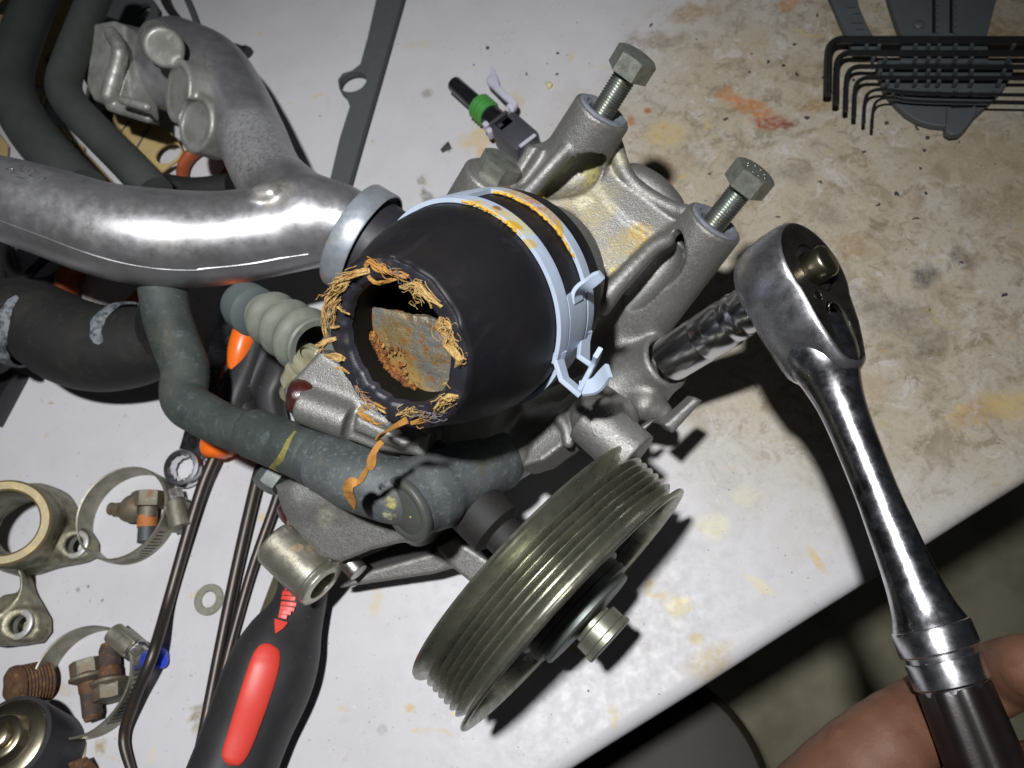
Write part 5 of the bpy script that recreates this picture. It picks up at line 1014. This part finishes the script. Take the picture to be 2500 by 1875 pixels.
# rusty plug and rubber mount at the lower left
rp = thing('rusty_plug', 'rusted round threaded plug left of the lower clamp ring', 'pipe plug', TW('h', 80, 1250, 0))
r0, r1 = TW('h', 55, 1240, 16), TW('h', 170, 1215, 8); rx = unit(r1-r0)
part('head', lathe(r0, rx, [(2, -1), (7.5, -.8), (9.2, .4), (9.6, 2), (9.6, 4)], 40, lambda r, h, t, j: (r*(1+.02*math.sin(7*t)), h+.3*math.sin(5*t)*(r > 5))), M['rustplug'], rp)
part('thread', lathe(r0, rx, [q for i in range(9) for q in ((9.5, 4+i*1.5), (8.6, 4.75+i*1.5))]+[(7, 17.5)], 40), M['rustplug'], rp)
rm = thing('rubber_mount', 'round black rubber mount with a shiny stepped steel cap in the lower left corner', 'rubber mount', TW('h', 180, 1590, 0))
m0, m1 = TW('h', 215, 1590, 4), TW('h', 5, 1500, 34); mx = unit(m1-m0); ml = np.linalg.norm(m1-m0)
part('rubber_body', lathe(m0, mx, [(14, -4), (20, -3), (20.4, 0), (19.4, 3), (19.8, ml-7), (19.2, ml-5), (12, ml-4.5)], 72), M['rubber'], rm)
part('steel_cap', lathe(m0, mx, [(17.4, ml-5), (17.4, ml-4), (16.6, ml-3.4), (11.5, ml-3), (10.5, ml-2), (9.8, ml+.5), (9, ml+1.2), (6.4, ml+1.4), (5.8, ml+4.6), (5, ml+5.2), (.01, ml+5.3)], 64), M['brass'], rm)
part('base_plate', lathe(m0, mx, [(19.6, -3), (20.8, -2.6), (20.8, -1.2), (19.8, -.8)], 72), M['brass'], rm)
solo('rusted_nut', lump(TW('h', 440, 1690, 5), 7.5, 12), M['rustplug'], 'rust brown lump of a nut cut off by the bottom edge', 'nut')
# steel picks with black and orange handles
def pick(label, pts, r_, handle, z, m='rod', stripe=None, hr=7.5, collar=None):
    P = [TW(k, x, y, zz) for k, x, y, zz in pts]; o = thing('hook_pick', label, 'pick', [P[-1][0], P[-1][1], 0], 'long steel hook picks on the left')
    part('rod', tube(P, r_, 14, smooth=6), M[m], o)
    H_ = [TW(k, x, y, zz) for k, x, y, zz in handle]
    h_ = part('handle', tube(H_, [hr*.75, hr, hr*1.05, hr*.9, hr*.95, hr*.7][:len(H_)], 28, smooth=6, mod=lambda t, a: 1+.03*math.cos(6*a)), M['grip'], o)
    if stripe: part('orange_insert', tube([TW(k, x, y, zz) for k, x, y, zz in stripe], [hr*.5, hr*.78, hr*.78, hr*.4][:len(stripe)], 20, smooth=5), M['orange'], h_)
    if collar: part('orange_collar', tube([TW(k, x, y, zz) for k, x, y, zz in collar], [hr*.55, hr*.95, hr*1.1, hr*1.1][:len(collar)], 28, smooth=5), M['orange'], h_)
pick('dark steel pick with an orange collar, its bent tip beside the lower clamp ring', [('s', 960, 1190, 9), ('h', 1060, 180, 7.5), ('h', 985, 420, 6), ('h', 880, 790, 4.5), ('h', 800, 1060, 14), ('h', 715, 1270, 10), ('h', 662, 1420, 6), ('h', 648, 1490, 4.5), ('h', 652, 1560, 4), ('h', 690, 1690, 3.6)], [3.0, 3.0, 2.9, 2.8, 2.7, 2.6, 2.5, 2.5, 2.4, 2.0],
  [('s', 980, 1150, 9), ('d', 1330, 1130, 11), ('d', 1420, 900, 13), ('d', 1500, 700, 14), ('d', 1560, 480, 14), ('d', 1600, 380, 13)], 0, collar=[('s', 975, 1210, 9), ('s', 985, 1150, 9.5), ('s', 1010, 1060, 10), ('s', 1060, 940, 11)], hr=8.6, stripe=[('q', 1010, 1120, 17), ('q', 1060, 930, 19.5), ('q', 1120, 740, 20.5), ('q', 1160, 600, 19)])
pick('left of the two straight dark picks, running behind the red and black screwdriver', [('h', 1400, -40, 6), ('h', 1340, 170, 6), ('h', 1240, 600, 5), ('h', 1150, 1030, 4.5), ('h', 1060, 1480, 4), ('h', 1022, 1640, 3.4), ('h', 1030, 1670, 3.2)], [3.1, 3.1, 2.9, 2.7, 2.4, 2.1, 1.8],
  [('h', 1380, 20, 7), ('q', 1080, 1450, 9), ('q', 1150, 1250, 10), ('q', 1270, 1000, 11), ('q', 1350, 850, 10)], 0, hr=8)
pick('right of the two straight dark picks, meeting the other at a sharp angle', [('h', 1490, 90, 6), ('h', 1440, 270, 6), ('h', 1310, 640, 5), ('h', 1180, 1110, 4.5), ('h', 1110, 1420, 4)], [2.5, 2.5, 2.3, 2.0, 1.4],
  [('h', 1500, 50, 7), ('q', 1330, 1420, 9), ('q', 1390, 1200, 10), ('q', 1430, 1000, 10)], 0, hr=7.4)
# chrome ring spanner
ws = thing('ring_spanner', 'chrome ring spanner whose ring end lies just below the grey coolant hose', 'spanner', TW('d', 1100, 1340, 0))
wc_ = TW('h', 965, 92, 5.5)
part('ring_end', lathe(wc_, unit(cdir(.05, .1, 1)+np.array([0, 0, 1])), [(9.4, -4.2), (10.2, -2.4), (10.5, 0), (10.2, 2.4), (9.2, 4.2), (7.4, 4.4), (6.4, 3.2), (6.2, 0), (6.4, -3.2)], 60, lambda r, h, t, j: (r-(.4*abs(math.sin(6*t)) if r < 6.5 else 0), h), closed=True), M['chromering'], ws)
sd_ = [TW('d', 1150, 1260, 5), TW('d', 1180, 1150, 5), TW('d', 1240, 900, 4.5), TW('d', 1320, 650, 4.5), TW('d', 1400, 420, 4.5)]
part('shaft', strip(sd_, (unit(np.cross(sd_[2]-sd_[1], [0, 0, 1]))), [15, 14.5, 14, 14, 14], 5, 5), M['chromesat'], ws)
# bright steel rod below the screwdriver
solo('steel_rule', strip([TW('h', 1470, 640, 3), TW('h', 1440, 720, 3), TW('h', 1330, 1010, 3), TW('h', 1150, 1420, 3), TW('h', 1020, 1720, 3)], (0.86, -.5, 0), 5.5, 4.2, 3), M['brass'], 'narrow bright steel bar half hidden under the screwdriver handle', 'steel bar')
# black corner of something at the left edge
solo('rubber_block', box(TW('d', -60, 890, 6), (unit(TW('d', 70, 860, 6)-TW('d', 0, 990, 6)), unit(np.cross([0, 0, 1], TW('d', 70, 860, 6)-TW('d', 0, 990, 6))), (0, 0, 1)), (16, 14, 6), 1), M['bplastic'], 'black corner of a block poking in at the left edge', 'block')

# ------------------------------------------------------------------ red and black screwdriver
sd = thing('screwdriver', 'large screwdriver with a black rubber handle and red inlay, lying at the bottom', 'screwdriver', TW('h', 1390, 1200, 0))
hc = [('h', 1585, 640, 15, 17), ('h', 1578, 740, 11.5, 16), ('h', 1545, 850, 12.8, 16.5), ('h', 1485, 980, 17.0, 17.5), ('h', 1425, 1120, 19.4, 19.6), ('h', 1375, 1250, 19.6, 19.8), ('h', 1300, 1430, 18.6, 19), ('h', 1235, 1600, 18.2, 18.6), ('h', 1170, 1760, 18, 18.4), ('h', 1100, 1930, 17, 18)]
HP = [TW(k, x, y, z) for k, x, y, r_, z in hc]; HR = [q[3] for q in hc]; HR[0] = 11.5
def tri(t, a): return 1+.035*math.cos(3*a+.6)-.012*math.cos(6*a)
part('handle', tube(HP, HR, 48, smooth=8, mod=tri), M['grip'], sd)
Q = catmull(np.c_[np.array(HP), np.array(HR)], 12)
def on_handle(k, x, y, lift=0.):
    r_ = unit(ray(*W(k, x, y))); best = (1e9, None)
    for t_ in np.linspace(330, 440, 900):
        p_ = CAM+r_*t_; dd = np.linalg.norm(Q[:, :3]-p_, axis=1)-Q[:, 3]*.995; m_ = dd.min()
        if m_ < lift: return p_
        if m_ < best[0]: best = (m_, p_)
    return best[1]
il = [on_handle('h', x, y) for x, y in ((1416, 1012), (1411, 1024), (1404, 1045), (1392, 1085), (1374, 1150), (1330, 1290), (1268, 1475), (1232, 1570), (1212, 1612), (1202, 1630), (1196, 1642))]
part('red_inlay', tube([p_-unit(CAM-p_)*.6 for p_ in il], [1.2, 3.6, 5.0, 5.9, 6.4, 6.4, 5.9, 5.4, 4.6, 3.2, 1.0], 28, smooth=8, flat=(unit(CAM-il[2]), .36)), M['red'], sd)
for i, (x0, y0, x1, y1) in enumerate(((1492, 722, 1505, 722), (1478, 745, 1528, 748), (1474, 768, 1544, 776), (1470, 798, 1548, 806), (1466, 822, 1538, 832), (1462, 842, 1520, 850), (1458, 862, 1500, 872))):
    part('red_rib', strip([on_handle('h', x0+(x1-x0)*t_, y0+(y1-y0)*t_, .15) for t_ in (0, .33, .66, 1)], unit(HP[3]-HP[1]), 1.9, .9, 3), M['red'], sd)
part('red_arrow', strip([on_handle('h', 1470, 890, .1), on_handle('h', 1458, 920, .1), on_handle('h', 1440, 955, .1)], unit(np.cross(HP[3]-HP[1], CAM-HP[2])), [6.0, 4.2, .4], .8, 3), M['red'], sd)
part('blade', tube([HP[0], TW('n', 560, 1250, 16), TW('n', 800, 900, 15)], 4, 16, smooth=3), M['steel'], sd)
# ------------------------------------------------------------------ ratchet, socket
sx = AS
so_ = thing('socket', 'long chrome socket fitted over a bolt on the pump, on the ratchet drive', 'socket', np.array([*SK[:2], 0.]))
SX = AS; SLn = 77-23.5; ST = SK+SX*SLn
part('body', lathe(SK, SX, [(7.6, 1.0), (8.3, 0), (9.2, .1), (9.7, .7), (9.7, SLn*.36), (9.45, SLn*.37), (9.45, SLn*.39), (9.7, SLn*.40), (9.7, SLn*.62), (9.2, SLn*.65), (9.1, SLn*.67), (9.5, SLn*.69), (9.55, SLn*.735), (9.15, SLn*.755), (8.9, SLn*.77), (9.1, SLn*.79), (9.1, SLn*1.0), (8.5, SLn*1.02), (4, SLn*1.02)], 72), M['chromesocket'], so_)
# stamped size on the socket wall, worn: short raised strokes
mk = MB(); e1_, e2_, _ = frame(SX); tc_ = unit((CAM-SK)-SX*((CAM-SK) @ SX)); tg = np.cross(SX, tc_)
def sock(a, l): d_ = tc_*math.cos(a)+tg*math.sin(a); return SK+SX*l*SLn+d_*9.74
for a0, l0, pts in ((.05, .49, [(0, 0), (.1, .015), (.0, .03)]), (-.15, .50, [(0, 0), (.12, 0), (.06, .02)]), (-.35, .49, [(0, 0), (.13, .01)]), (-.5, .50, [(0, .0), (.10, .0), (.10, .02), (0, .02), (0, 0)]), (-.78, .49, [(0, 0), (.14, .0)]), (-.78, .515, [(0, 0), (.14, .0)])):
    mk.add(tube([sock(a0+x, l0+y) for x, y in pts], .09, 5, smooth=0))
part('size_stamp', mk.get(), M['chromesat'], so_, kind='stuff')
rt = thing('ratchet', 'chrome ratchet handle with a teardrop head, gripped at the lower right', 'ratchet', np.array([*D(2100, 1100, 260)[:2], 0.]))
# local frame of the head: n = towards the lever face, hd = towards the handle
RN = AS; _r = ray(2283, 1560); HE = CAM+_r*(((FC-RN*13-CAM) @ RN)/(_r @ RN)); print('handle end depth', proj(HE))   # end of the chrome handle, square to the drive
hdv = HE-FC; RHd = unit(hdv-RN*(hdv @ RN)); RW = np.cross(RN, RHd)
def head_outline(sc_=1.0):
    pts = []
    for a in np.linspace(math.radians(58), math.radians(302), 40): pts.append((19.2*sc_*math.cos(a), 18.6*sc_*math.sin(a)))
    pts += [(22, -13.6*sc_), (30, -10.5*sc_), (36.5*sc_, -7.4*sc_), (38.5*sc_, -4*sc_), (39*sc_, 0), (38.5*sc_, 4*sc_), (36.5*sc_, 7.4*sc_), (30, 10.5*sc_), (22, 13.6*sc_)]
    return np.array(pts)
def hpnt(x, y, n_): return FC+RHd*x+RW*y+RN*n_
V_ = []; F_ = []; rings = [(.80, -24), (.90, -22.6), (.97, -20), (1.03, -15), (1.05, -10), (1.03, -4), (1.0, -1.2), (.975, -.4), (.95, 0)]
ol = head_outline(); m_ = len(ol)
for sc_, n_ in rings:
    for x, y in ol: V_.append(hpnt(x*sc_, y*sc_, n_))
for j in range(len(rings)-1):
    for k in range(m_): F_.append((j*m_+k, j*m_+(k+1) % m_, (j+1)*m_+(k+1) % m_, (j+1)*m_+k))
F_.append(tuple(range(m_))[::-1])
nb = len(V_); 
for sc_, n_ in ((.93, -.15),):
    for x, y in ol: V_.append(hpnt(x*sc_, y*sc_, n_))
for k in range(m_): F_.append(((len(rings)-1)*m_+k, (len(rings)-1)*m_+(k+1) % m_, nb+(k+1) % m_, nb+k))
hd_ = part('head', (V_, F_), M['chromehead'], rt, sharp=50)
# the dark lever face with its slot and pawl pin
s = SDF()
olf = ol*.945
s.poly([hpnt(x, y, -1.0) for x, y in olf], 1.9, .4, .5)
sl0_, sl1_ = hpnt(19.0, .5, 0), hpnt(27.5, .5, 0)
s.cap(sl0_, sl1_, 5.4, 4.4, .6, True)
s.cyl(hpnt(0, 0, -2.2), hpnt(0, 0, 3), 9.6, 9.6, .2, .6, True)
fc_ = part('lever_face', s.mesh(.42), M['darkface'], hd_, sharp=40)
part('slot_floor', lathe(hpnt(23, .5, -7), RN, [(9, 0), (9, .5), (.01, .5)], 24), M['key'], fc_)
part('slot_rim', tube([hpnt(23+math.cos(a)*(9.6 if math.cos(a) > 0 else 9.0), .5+5.3*math.sin(a), .05) for a in np.linspace(0, 2*math.pi, 32, endpoint=False)], .42, 8, smooth=0, closed=True), M['chromesat'], fc_)
part('face_pin', lathe(hpnt(12, -6.5, -.2), RN, [(2.7, 0), (2.6, .35), (2.0, .4), (1.8, .15), (.01, .15)], 28), M['darkface'], fc_)
part('release_button', lathe(hpnt(0, 0, -3), RN, [(6.0, 0), (6.0, 7.4), (5.6, 8.2), (4.6, 8.7), (.01, 8.8)], 48), M['brass'], hd_)
part('button_seat', lathe(hpnt(0, 0, -2), RN, [(9.4, 0), (9.4, .8), (8.4, 1.2), (6.6, .4), (6.4, 0)], 48, closed=True), M['darkface'], hd_)
part('drive_square', box(hpnt(0, 0, -28), (RHd, RW, RN), (4.7, 4.7, 6), .5), M['chrome'], hd_)
# neck and handle
nk = hpnt(30, 0, -11); hv = unit(HE-nk); hl = np.linalg.norm(HE-nk)
def flat_mod(t, a): return 1
pts = [hpnt(20, 0, -12), nk+hv*2, nk+hv*10, nk+hv*22, nk+hv*45, nk+hv*(hl*.62), nk+hv*(hl*.80), nk+hv*(hl*.90), nk+hv*(hl*.955), nk+hv*(hl*.965)]
part('handle', tube(pts, [13.5, 12.2, 9.6, 7.6, 6.9, 7.3, 8.2, 9.6, 11.2, 11.4], 48, smooth=8), M['chromesat'], rt)
part('collar', lathe(nk+hv*hl*.958, hv, [(10.8, -.4), (11.6, 0), (11.9, 1), (11.9, 7.2), (11.4, 7.8), (10.6, 8.0), (10.6, 9.6), (11.2, 9.8), (11.3, 10.4), (11.3, 17), (10.7, 17.6), (10.2, 17.8), (10.2, 19)], 64), M['chrome'], rt)
g0 = nk+hv*(hl*.958+18.6)
M['dgrip'] = mat('dark_ratchet_grip', (.014, .009, .0085), .36, .2, [((.008, .006, .006), .2, .45, .7, .7)], [(1, .15, .2)])
def gm(t, a): return 1-.07*abs(math.sin(4*a))**3
part('grip', tube([g0, g0+hv*3, g0+hv*40, g0+hv*90], [10.2, 11, 11.6, 11.0], 64, smooth=6, mod=gm), M['dgrip'], rt)

# ------------------------------------------------------------------ the hand that holds it
pe = thing('person', 'bare hand wrapped round the dark grip of the ratchet, its skin darkened for shade, at the lower right', 'person', np.array([*D(2200, 1800, 240)[:2], 0.]))
LOC['person'] = LOC['person']
gc = lambda t_: g0+hv*t_                    # point along the grip
gd = unit(np.cross(hv, CAM-gc(20)))          # to the side of the grip, in the picture plane
if (MW.T @ gd)[0] < 0: gd = -gd              # -> right
gt = unit(np.cross(gd, hv)); gt = gt if gt @ (CAM-gc(20)) > 0 else -gt   # towards the lens
def hq(along, side, up): return gc(along)+gd*side+gt*up
s = SDF()
def finger(al, lift, sc_, curl, k=2.5):
    P = [hq(al+34, -74, -24+lift), hq(al+10, -34, -5+lift), hq(al+1, -9, -21+lift), hq(al-5, 13, -20+lift), hq(al-8, 21, -9+curl), hq(al-8, 22.0, -5+curl)]
    s.path(P, [13.5*sc_, 12.2*sc_, 10.0*sc_, 8.8*sc_, 7.9*sc_, 6.6*sc_], k)
finger(8, -2, 1.25, -2); finger(38, -4, 1.2, -1); finger(62, -5, 1.1, -1); finger(83, -6, .95, -2)
# palm and the heel of the hand below, running out of the picture
s.cap(hq(40, -44, -18), hq(92, -40, -26), 15, 17, 9); s.cap(hq(58, -58, -24), hq(110, -52, -34), 20, 22, 14); s.cap(hq(100, -52, -34), hq(170, -70, -60), 24, 24, 16)
# thumb lying along the far side of the grip
s.path([hq(112, -38, -6), hq(92, -24, 8), hq(74, -10, 15), hq(60, 0, 17)], [14, 11.5, 10.2, 8.2], 6)
# crease across the index finger
a_, b_ = DW('j', 800, 1250, proj(hq(18, -24, 6))[2]), DW('j', 1040, 1500, proj(hq(18, -18, 6))[2])
s.path([hq(6, -50, 4), hq(16, -37, 11), hq(26, -27, 10), hq(33, -20, 3)], 1.3, 1.2, 4, True); s.path([hq(4, -45, 5), hq(13, -33, 10.5), hq(21, -24, 9)], .8, .8, 4, True)
for q_ in ((-1, -38, 0), (3, -41, 0), (22, -30, 0), (25, -27, 0)): s.path([hq(q_[0], q_[1]-6, 5), hq(q_[0]+8, q_[1]+5, 11.5), hq(q_[0]+16, q_[1]+14, 9)], .45, .7, 4, True)
hm = s.mesh(.8)
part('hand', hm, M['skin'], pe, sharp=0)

# ------------------------------------------------------------------ hex keys in their folding holder, top right
ho = thing('key_holder', 'dark grey plastic holder lying under the black hex keys at the top right', 'key holder', TW('l', 1500, 500, 0))
part('upper_flap', slab([TW('l', x, y, 6) for x, y in ((960, -160), (1000, 0), (1060, 180), (1120, 330), (1100, 560), (1900, 560), (1880, 330), (1930, 120), (1970, -20), (2010, -160))], 1, 6, (), .5), M['hplastic'], ho)
part('side_flap', slab([TW('l', x, y, 5) for x, y in ((400, -160), (480, 0), (560, 190), (630, 340), (680, 470), (900, 470), (860, 330), (800, 220), (730, 60), (680, -160))], 1, 5, (), .5), M['hplastic'], ho)
part('rounded_base', slab([TW('l', x, y, 4.6) for x, y in ((880, 600), (960, 820), (1060, 930), (1150, 1020), (1260, 1085), (1380, 1120), (1500, 1132), (1505, 1190), (1550, 1212), (1640, 1205), (1690, 1160), (1735, 1100), (1780, 1040), (1900, 930), (2030, 800), (2120, 640), (2100, 540), (900, 540))], .6, 4.6, (), .5), M['hplastic'], ho)
part('latch_tab', slab([TW('l', x, y, 6.4) for x, y in ((1520, 960), (1780, 945), (1790, 1000), (1740, 1085), (1690, 1150), (1640, 1200), (1560, 1208), (1512, 1180))], 2, 6.4, (), .6), M['hplastic'], ho)
part('slot', box(TW('l', 1650, 960, 6.5), (unit(TW('l', 1740, 958, 6)-TW('l', 1560, 962, 6)), unit(TW('l', 1650, 900, 6)-TW('l', 1650, 960, 6)), (0, 0, 1)), (5.4, .8, .3), .1), M['bplastic'], ho)
part('rivet_button', lathe(TW('l', 1265, 225, 6), (0, 0, 1), [(3.0, -.2), (2.9, .7), (2.2, 1.3), (.01, 1.5)], 28), M['hplastic'], ho)
keys = [(360, 450, 850, 34), (478, 525, 935, 27), (600, 612, 1000, 21), (700, 688, 1058, 18.5), (808, 776, 1108, 14.5), (882, 850, 1158, 12)]
names = ['thickest black hex key, along the top of the holder', 'second thickest black hex key, just under the thickest one', 'third black hex key down in the holder', 'fourth black hex key down, brownish, in the holder', 'fifth black hex key down, thin, its short leg standing clear', 'thinnest black hex key, lowest in the holder']
for (y, x, ye, hw), nm in zip(keys, names):
    r_ = hw*.2712/4.35; z_ = 9.5
    dy = 52 if y > 800 else 4
    P = [TW('l', x-6, ye, z_), TW('l', x-2, (ye+y)/2+30, z_), TW('l', x+2, y+130, z_), TW('l', x+14, y+70, z_), TW('l', x+42, y+26, z_), TW('l', x+100, y+2, z_), TW('l', x+190, y, z_), TW('l', 1000+x*.2, y+dy*.4, z_), TW('l', 1500, y+dy*.7, z_), TW('l', 2500, y+dy, z_)]
    solo('hex_key', tube(P, r_*1.08, 6, smooth=5), M['key'], nm, 'hex key', 'black hex keys in the grey holder', sharp=25)
for i, y in enumerate((425, 540, 652, 748, 832)):
    for x in (790+i*62, 905+i*55, 1230, 1345, 1440, 1590, 1735, 2110+(-i*42)):
        if 860+i*52 < x < 2140 or x < 1100:
            part('clip', box(TW('l', x, y, 8.0), (unit(TW('l', x+50, y, 8)-TW('l', x, y, 8)), unit(TW('l', x, y-50, 8)-TW('l', x, y, 8)), (0, 0, 1)), (1.0, .8, 2.2), .5), M['hplastic'], ho)
for x in (1395, 1550):
    for yy in range(-30, 330, 62):
        part('clip_rib', box(TW('l', x+38, yy, 6.2), (unit(TW('l', x+50, yy, 6)-TW('l', x, yy, 6)), unit(TW('l', x, yy-50, 6)-TW('l', x, yy, 6)), (0, 0, 1)), (.9, 2.0, .8), .4), M['hplastic'], ho)
    part('flap_groove', box(TW('l', x+4, 140, 6.05), (unit(TW('l', x+50, 140, 6)-TW('l', x, 140, 6)), unit(TW('l', x, 90, 6)-TW('l', x, 140, 6)), (0, 0, 1)), (.8, 13, .2), 0), M['bplastic'], ho)
for (x, y, w_, h_) in ((640, 60, 70, 30), (690, 120, 70, 22), (690, 200, 90, 30), (720, 260, 60, 24)):
    part('flap_hinge', box(TW('l', x+20, y, 5.4), (unit(TW('l', x+50, y, 5)-TW('l', x, y, 5)), unit(TW('l', x, y-50, 5)-TW('l', x, y, 5)), (0, 0, 1)), (w_*.031, h_*.03, 1.2), .5), M['hplastic'], ho)

# ------------------------------------------------------------------ electrical connector
cn = thing('wire_connector', 'black wire connector with a green ribbed seal and a pale latch, beside the pump', 'connector', TW('o', 700, 800, 0))
ca2, cb2 = TW('o', 240, 430, 9), TW('o', 1050, 1150, 9); cx_ = unit(cb2-ca2); cs = np.linalg.norm(cb2-ca2); cyv = np.cross([0, 0, 1], cx_)
def cpt(t_, s_=0, z_=9): p = ca2+cx_*cs*t_+cyv*s_; return np.array([p[0], p[1], z_])
part('barrel', lathe(ca2, cx_, [(3.2, 0), (4.5, .2), (4.8, .8), (4.9, cs*.30), (5.6, cs*.31), (5.9, cs*.45), (6.8, cs*.47), (7.0, cs*.62)], 40), M['bplastic'], cn)
pr = [(5, cs*.315)]
for i in range(4): x_ = cs*(.325+.036*i); pr += [(6.6, x_), (7.8, x_+.5), (8.1, x_+.9), (7.8, x_+1.3), (6.7, x_+1.75)]
part('ribbed_seal', lathe(ca2, cx_, pr+[(5.4, cs*.475)], 48), M['green'], cn)
part('body', join(box(cpt(.80, 0, 9), (cx_, cyv, (0, 0, 1)), (cs*.155, 8.8, 8.4), 2.2), lathe(ca2, cx_, [(6, cs*.95), (7.4, cs*.955), (7.2, cs*1.0), (6.4, cs*1.02)], 32)), M['cplastic'], cn)
part('window_frame', join(box(cpt(.63, -1.0, 17.2), (cx_, cyv, (0, 0, 1)), (1.1, 6.2, 1.2), .4), box(cpt(.70, -6.6, 17.0), (cx_, cyv, (0, 0, 1)), (3.4, 1.0, 1.0), .4), box(cpt(.70, 4.2, 17.0), (cx_, cyv, (0, 0, 1)), (3.4, 1.0, 1.0), .4)), M['cplastic'], cn)
part('window_gap', box(cpt(.695, -1.2, 16.4), (cx_, cyv, (0, 0, 1)), (3.0, 4.6, 1.0), .1), M['bplastic'], cn)
part('inner_tongue', box(cpt(.69, -3.6, 17.0), (cx_, cyv, (0, 0, 1)), (1.3, 1.4, .8), .2), M['cplastic'], cn)
part('pale_stripe', box(cpt(.945, 0.5, 16.9), (cx_, cyv, (0, 0, 1)), (1.1, 5.8, .5), .3), M['lplastic'], cn)
part('side_catch', join(box(TW('o', 575, 870, 10), (cx_, cyv, (0, 0, 1)), (1.9, 1.7, 3), .5), box(TW('o', 612, 935, 10), (cx_, cyv, (0, 0, 1)), (1.9, 1.7, 3), .5)), M['lplastic'], cn)
part('latch', strip([TW('o', 625, 275, 8), TW('o', 640, 330, 8), TW('o', 632, 400, 9), TW('o', 680, 480, 10), TW('o', 760, 560, 11), TW('o', 830, 620, 11), TW('o', 845, 650, 11), TW('o', 810, 690, 11), TW('o', 780, 705, 10)], (cx_+cyv*.6)*np.array([-1, 1, 1]), [1.6, 3.4, 7.0, 4.6, 4.4, 4.6, 5.4, 6.0, 6.0], 3.0, 4), M['lplastic'], cn)
part('wire', tube([cpt(1.0, 0, 9), TW('o', 1130, 1090, 9), TW('o', 1190, 1120, 9), TW('t', 520, 330, 8)], 2.2, 14, smooth=4), M['cplastic'], cn)

# ------------------------------------------------------------------ thin debris lying on the bench
fl_ = MB(); r2 = np.random.default_rng(3)
def flake(p, ra, rb_, rot, h, q):
    n_ = 7; c_, s_ = math.cos(rot), math.sin(rot); out = []
    for k in range(n_):
        a = 2*math.pi*k/n_; m_ = q.uniform(.3, 1.25); x_, y_ = ra*m_*math.cos(a), rb_*m_*math.sin(a); out.append((p[0]+c_*x_-s_*y_, p[1]+s_*x_+c_*y_))
    v_ = [(x_, y_, .02) for x_, y_ in out]+[(p[0]+(x_-p[0])*.8, p[1]+(y_-p[1])*.8, h*q.uniform(.6, 1)) for x_, y_ in out]
    f_ = [tuple(range(n_, 2*n_))]+[(k, (k+1) % n_, n_+(k+1) % n_, n_+k) for k in range(n_)]; return v_, f_
FL = ((1835, 132, .95), (1876, 150, .9), (1912, 160, .95), (1830, 176, .8), (1948, 183, .9), (1995, 38, .7), (1940, 108, .75), (1972, 287, .85), (1732, 424, .75), (2003, 444, .95), (2256, 367, .95), (2265, 336, .9), (2188, 474, .85), (2247, 411, .85), (2260, 472, .7),
        (2110, 372, .85), (2237, 310, .8), (2163, 300, .8), (2236, 533, .9), (2145, 500, .7), (1590, 60, .7), (1770, 292, .7), (2345, 640, .7), (2455, 720, .6), (1900, 530, .5), (1960, 600, .5), (1650, 600, .6), (1700, 95, .6), (2010, 190, .8), (2085, 195, .6), (1190, 117, .7), (1157, 158, .6), (1285, 180, .7), (1360, 130, .7), (1360, 182, .6), (1620, 505, .5))
for x, y, a in FL: fl_.add(flake(T(x, y), 1.0+r2.random()*1.5, .7+r2.random()*.9, r2.random()*3, .35, r2))
for _ in range(150):
    x, y = r2.uniform(1150, 2500), r2.uniform(0, 900); fl_.add(flake(T(x, y), .25+r2.random()**3*.9, .2+r2.random()**3*.5, r2.random()*3, .2, r2))
for _ in range(90):
    x, y = r2.uniform(0, 2000), r2.uniform(0, 1850); p = T(x, y)
    if (p-_e0) @ _en > 6: fl_.add(flake(p, .2+r2.random()**3*.6, .2+r2.random()**3*.4, r2.random()*3, .2, r2))
solo('debris_flakes', fl_.get(), M['darkchip'], 'dark flakes and grit scattered over the soiled bench', 'debris', kind='stuff', sharp=0)
q_ = np.random.default_rng(8); kf = flake(T(1091, 360), 4.2, 3.6, .6, .8, q_)
solo('gasket_flake', kf, M['darkchip'], 'ragged black flake lying alone left of the cover bolt', 'flake', sharp=0)
solo('cream_chip', lump(T(1340, 209, .8), 2.4, 4), M['creamchip'], 'small cream coloured chip between the connector and the far bolt', 'chip', sharp=0)
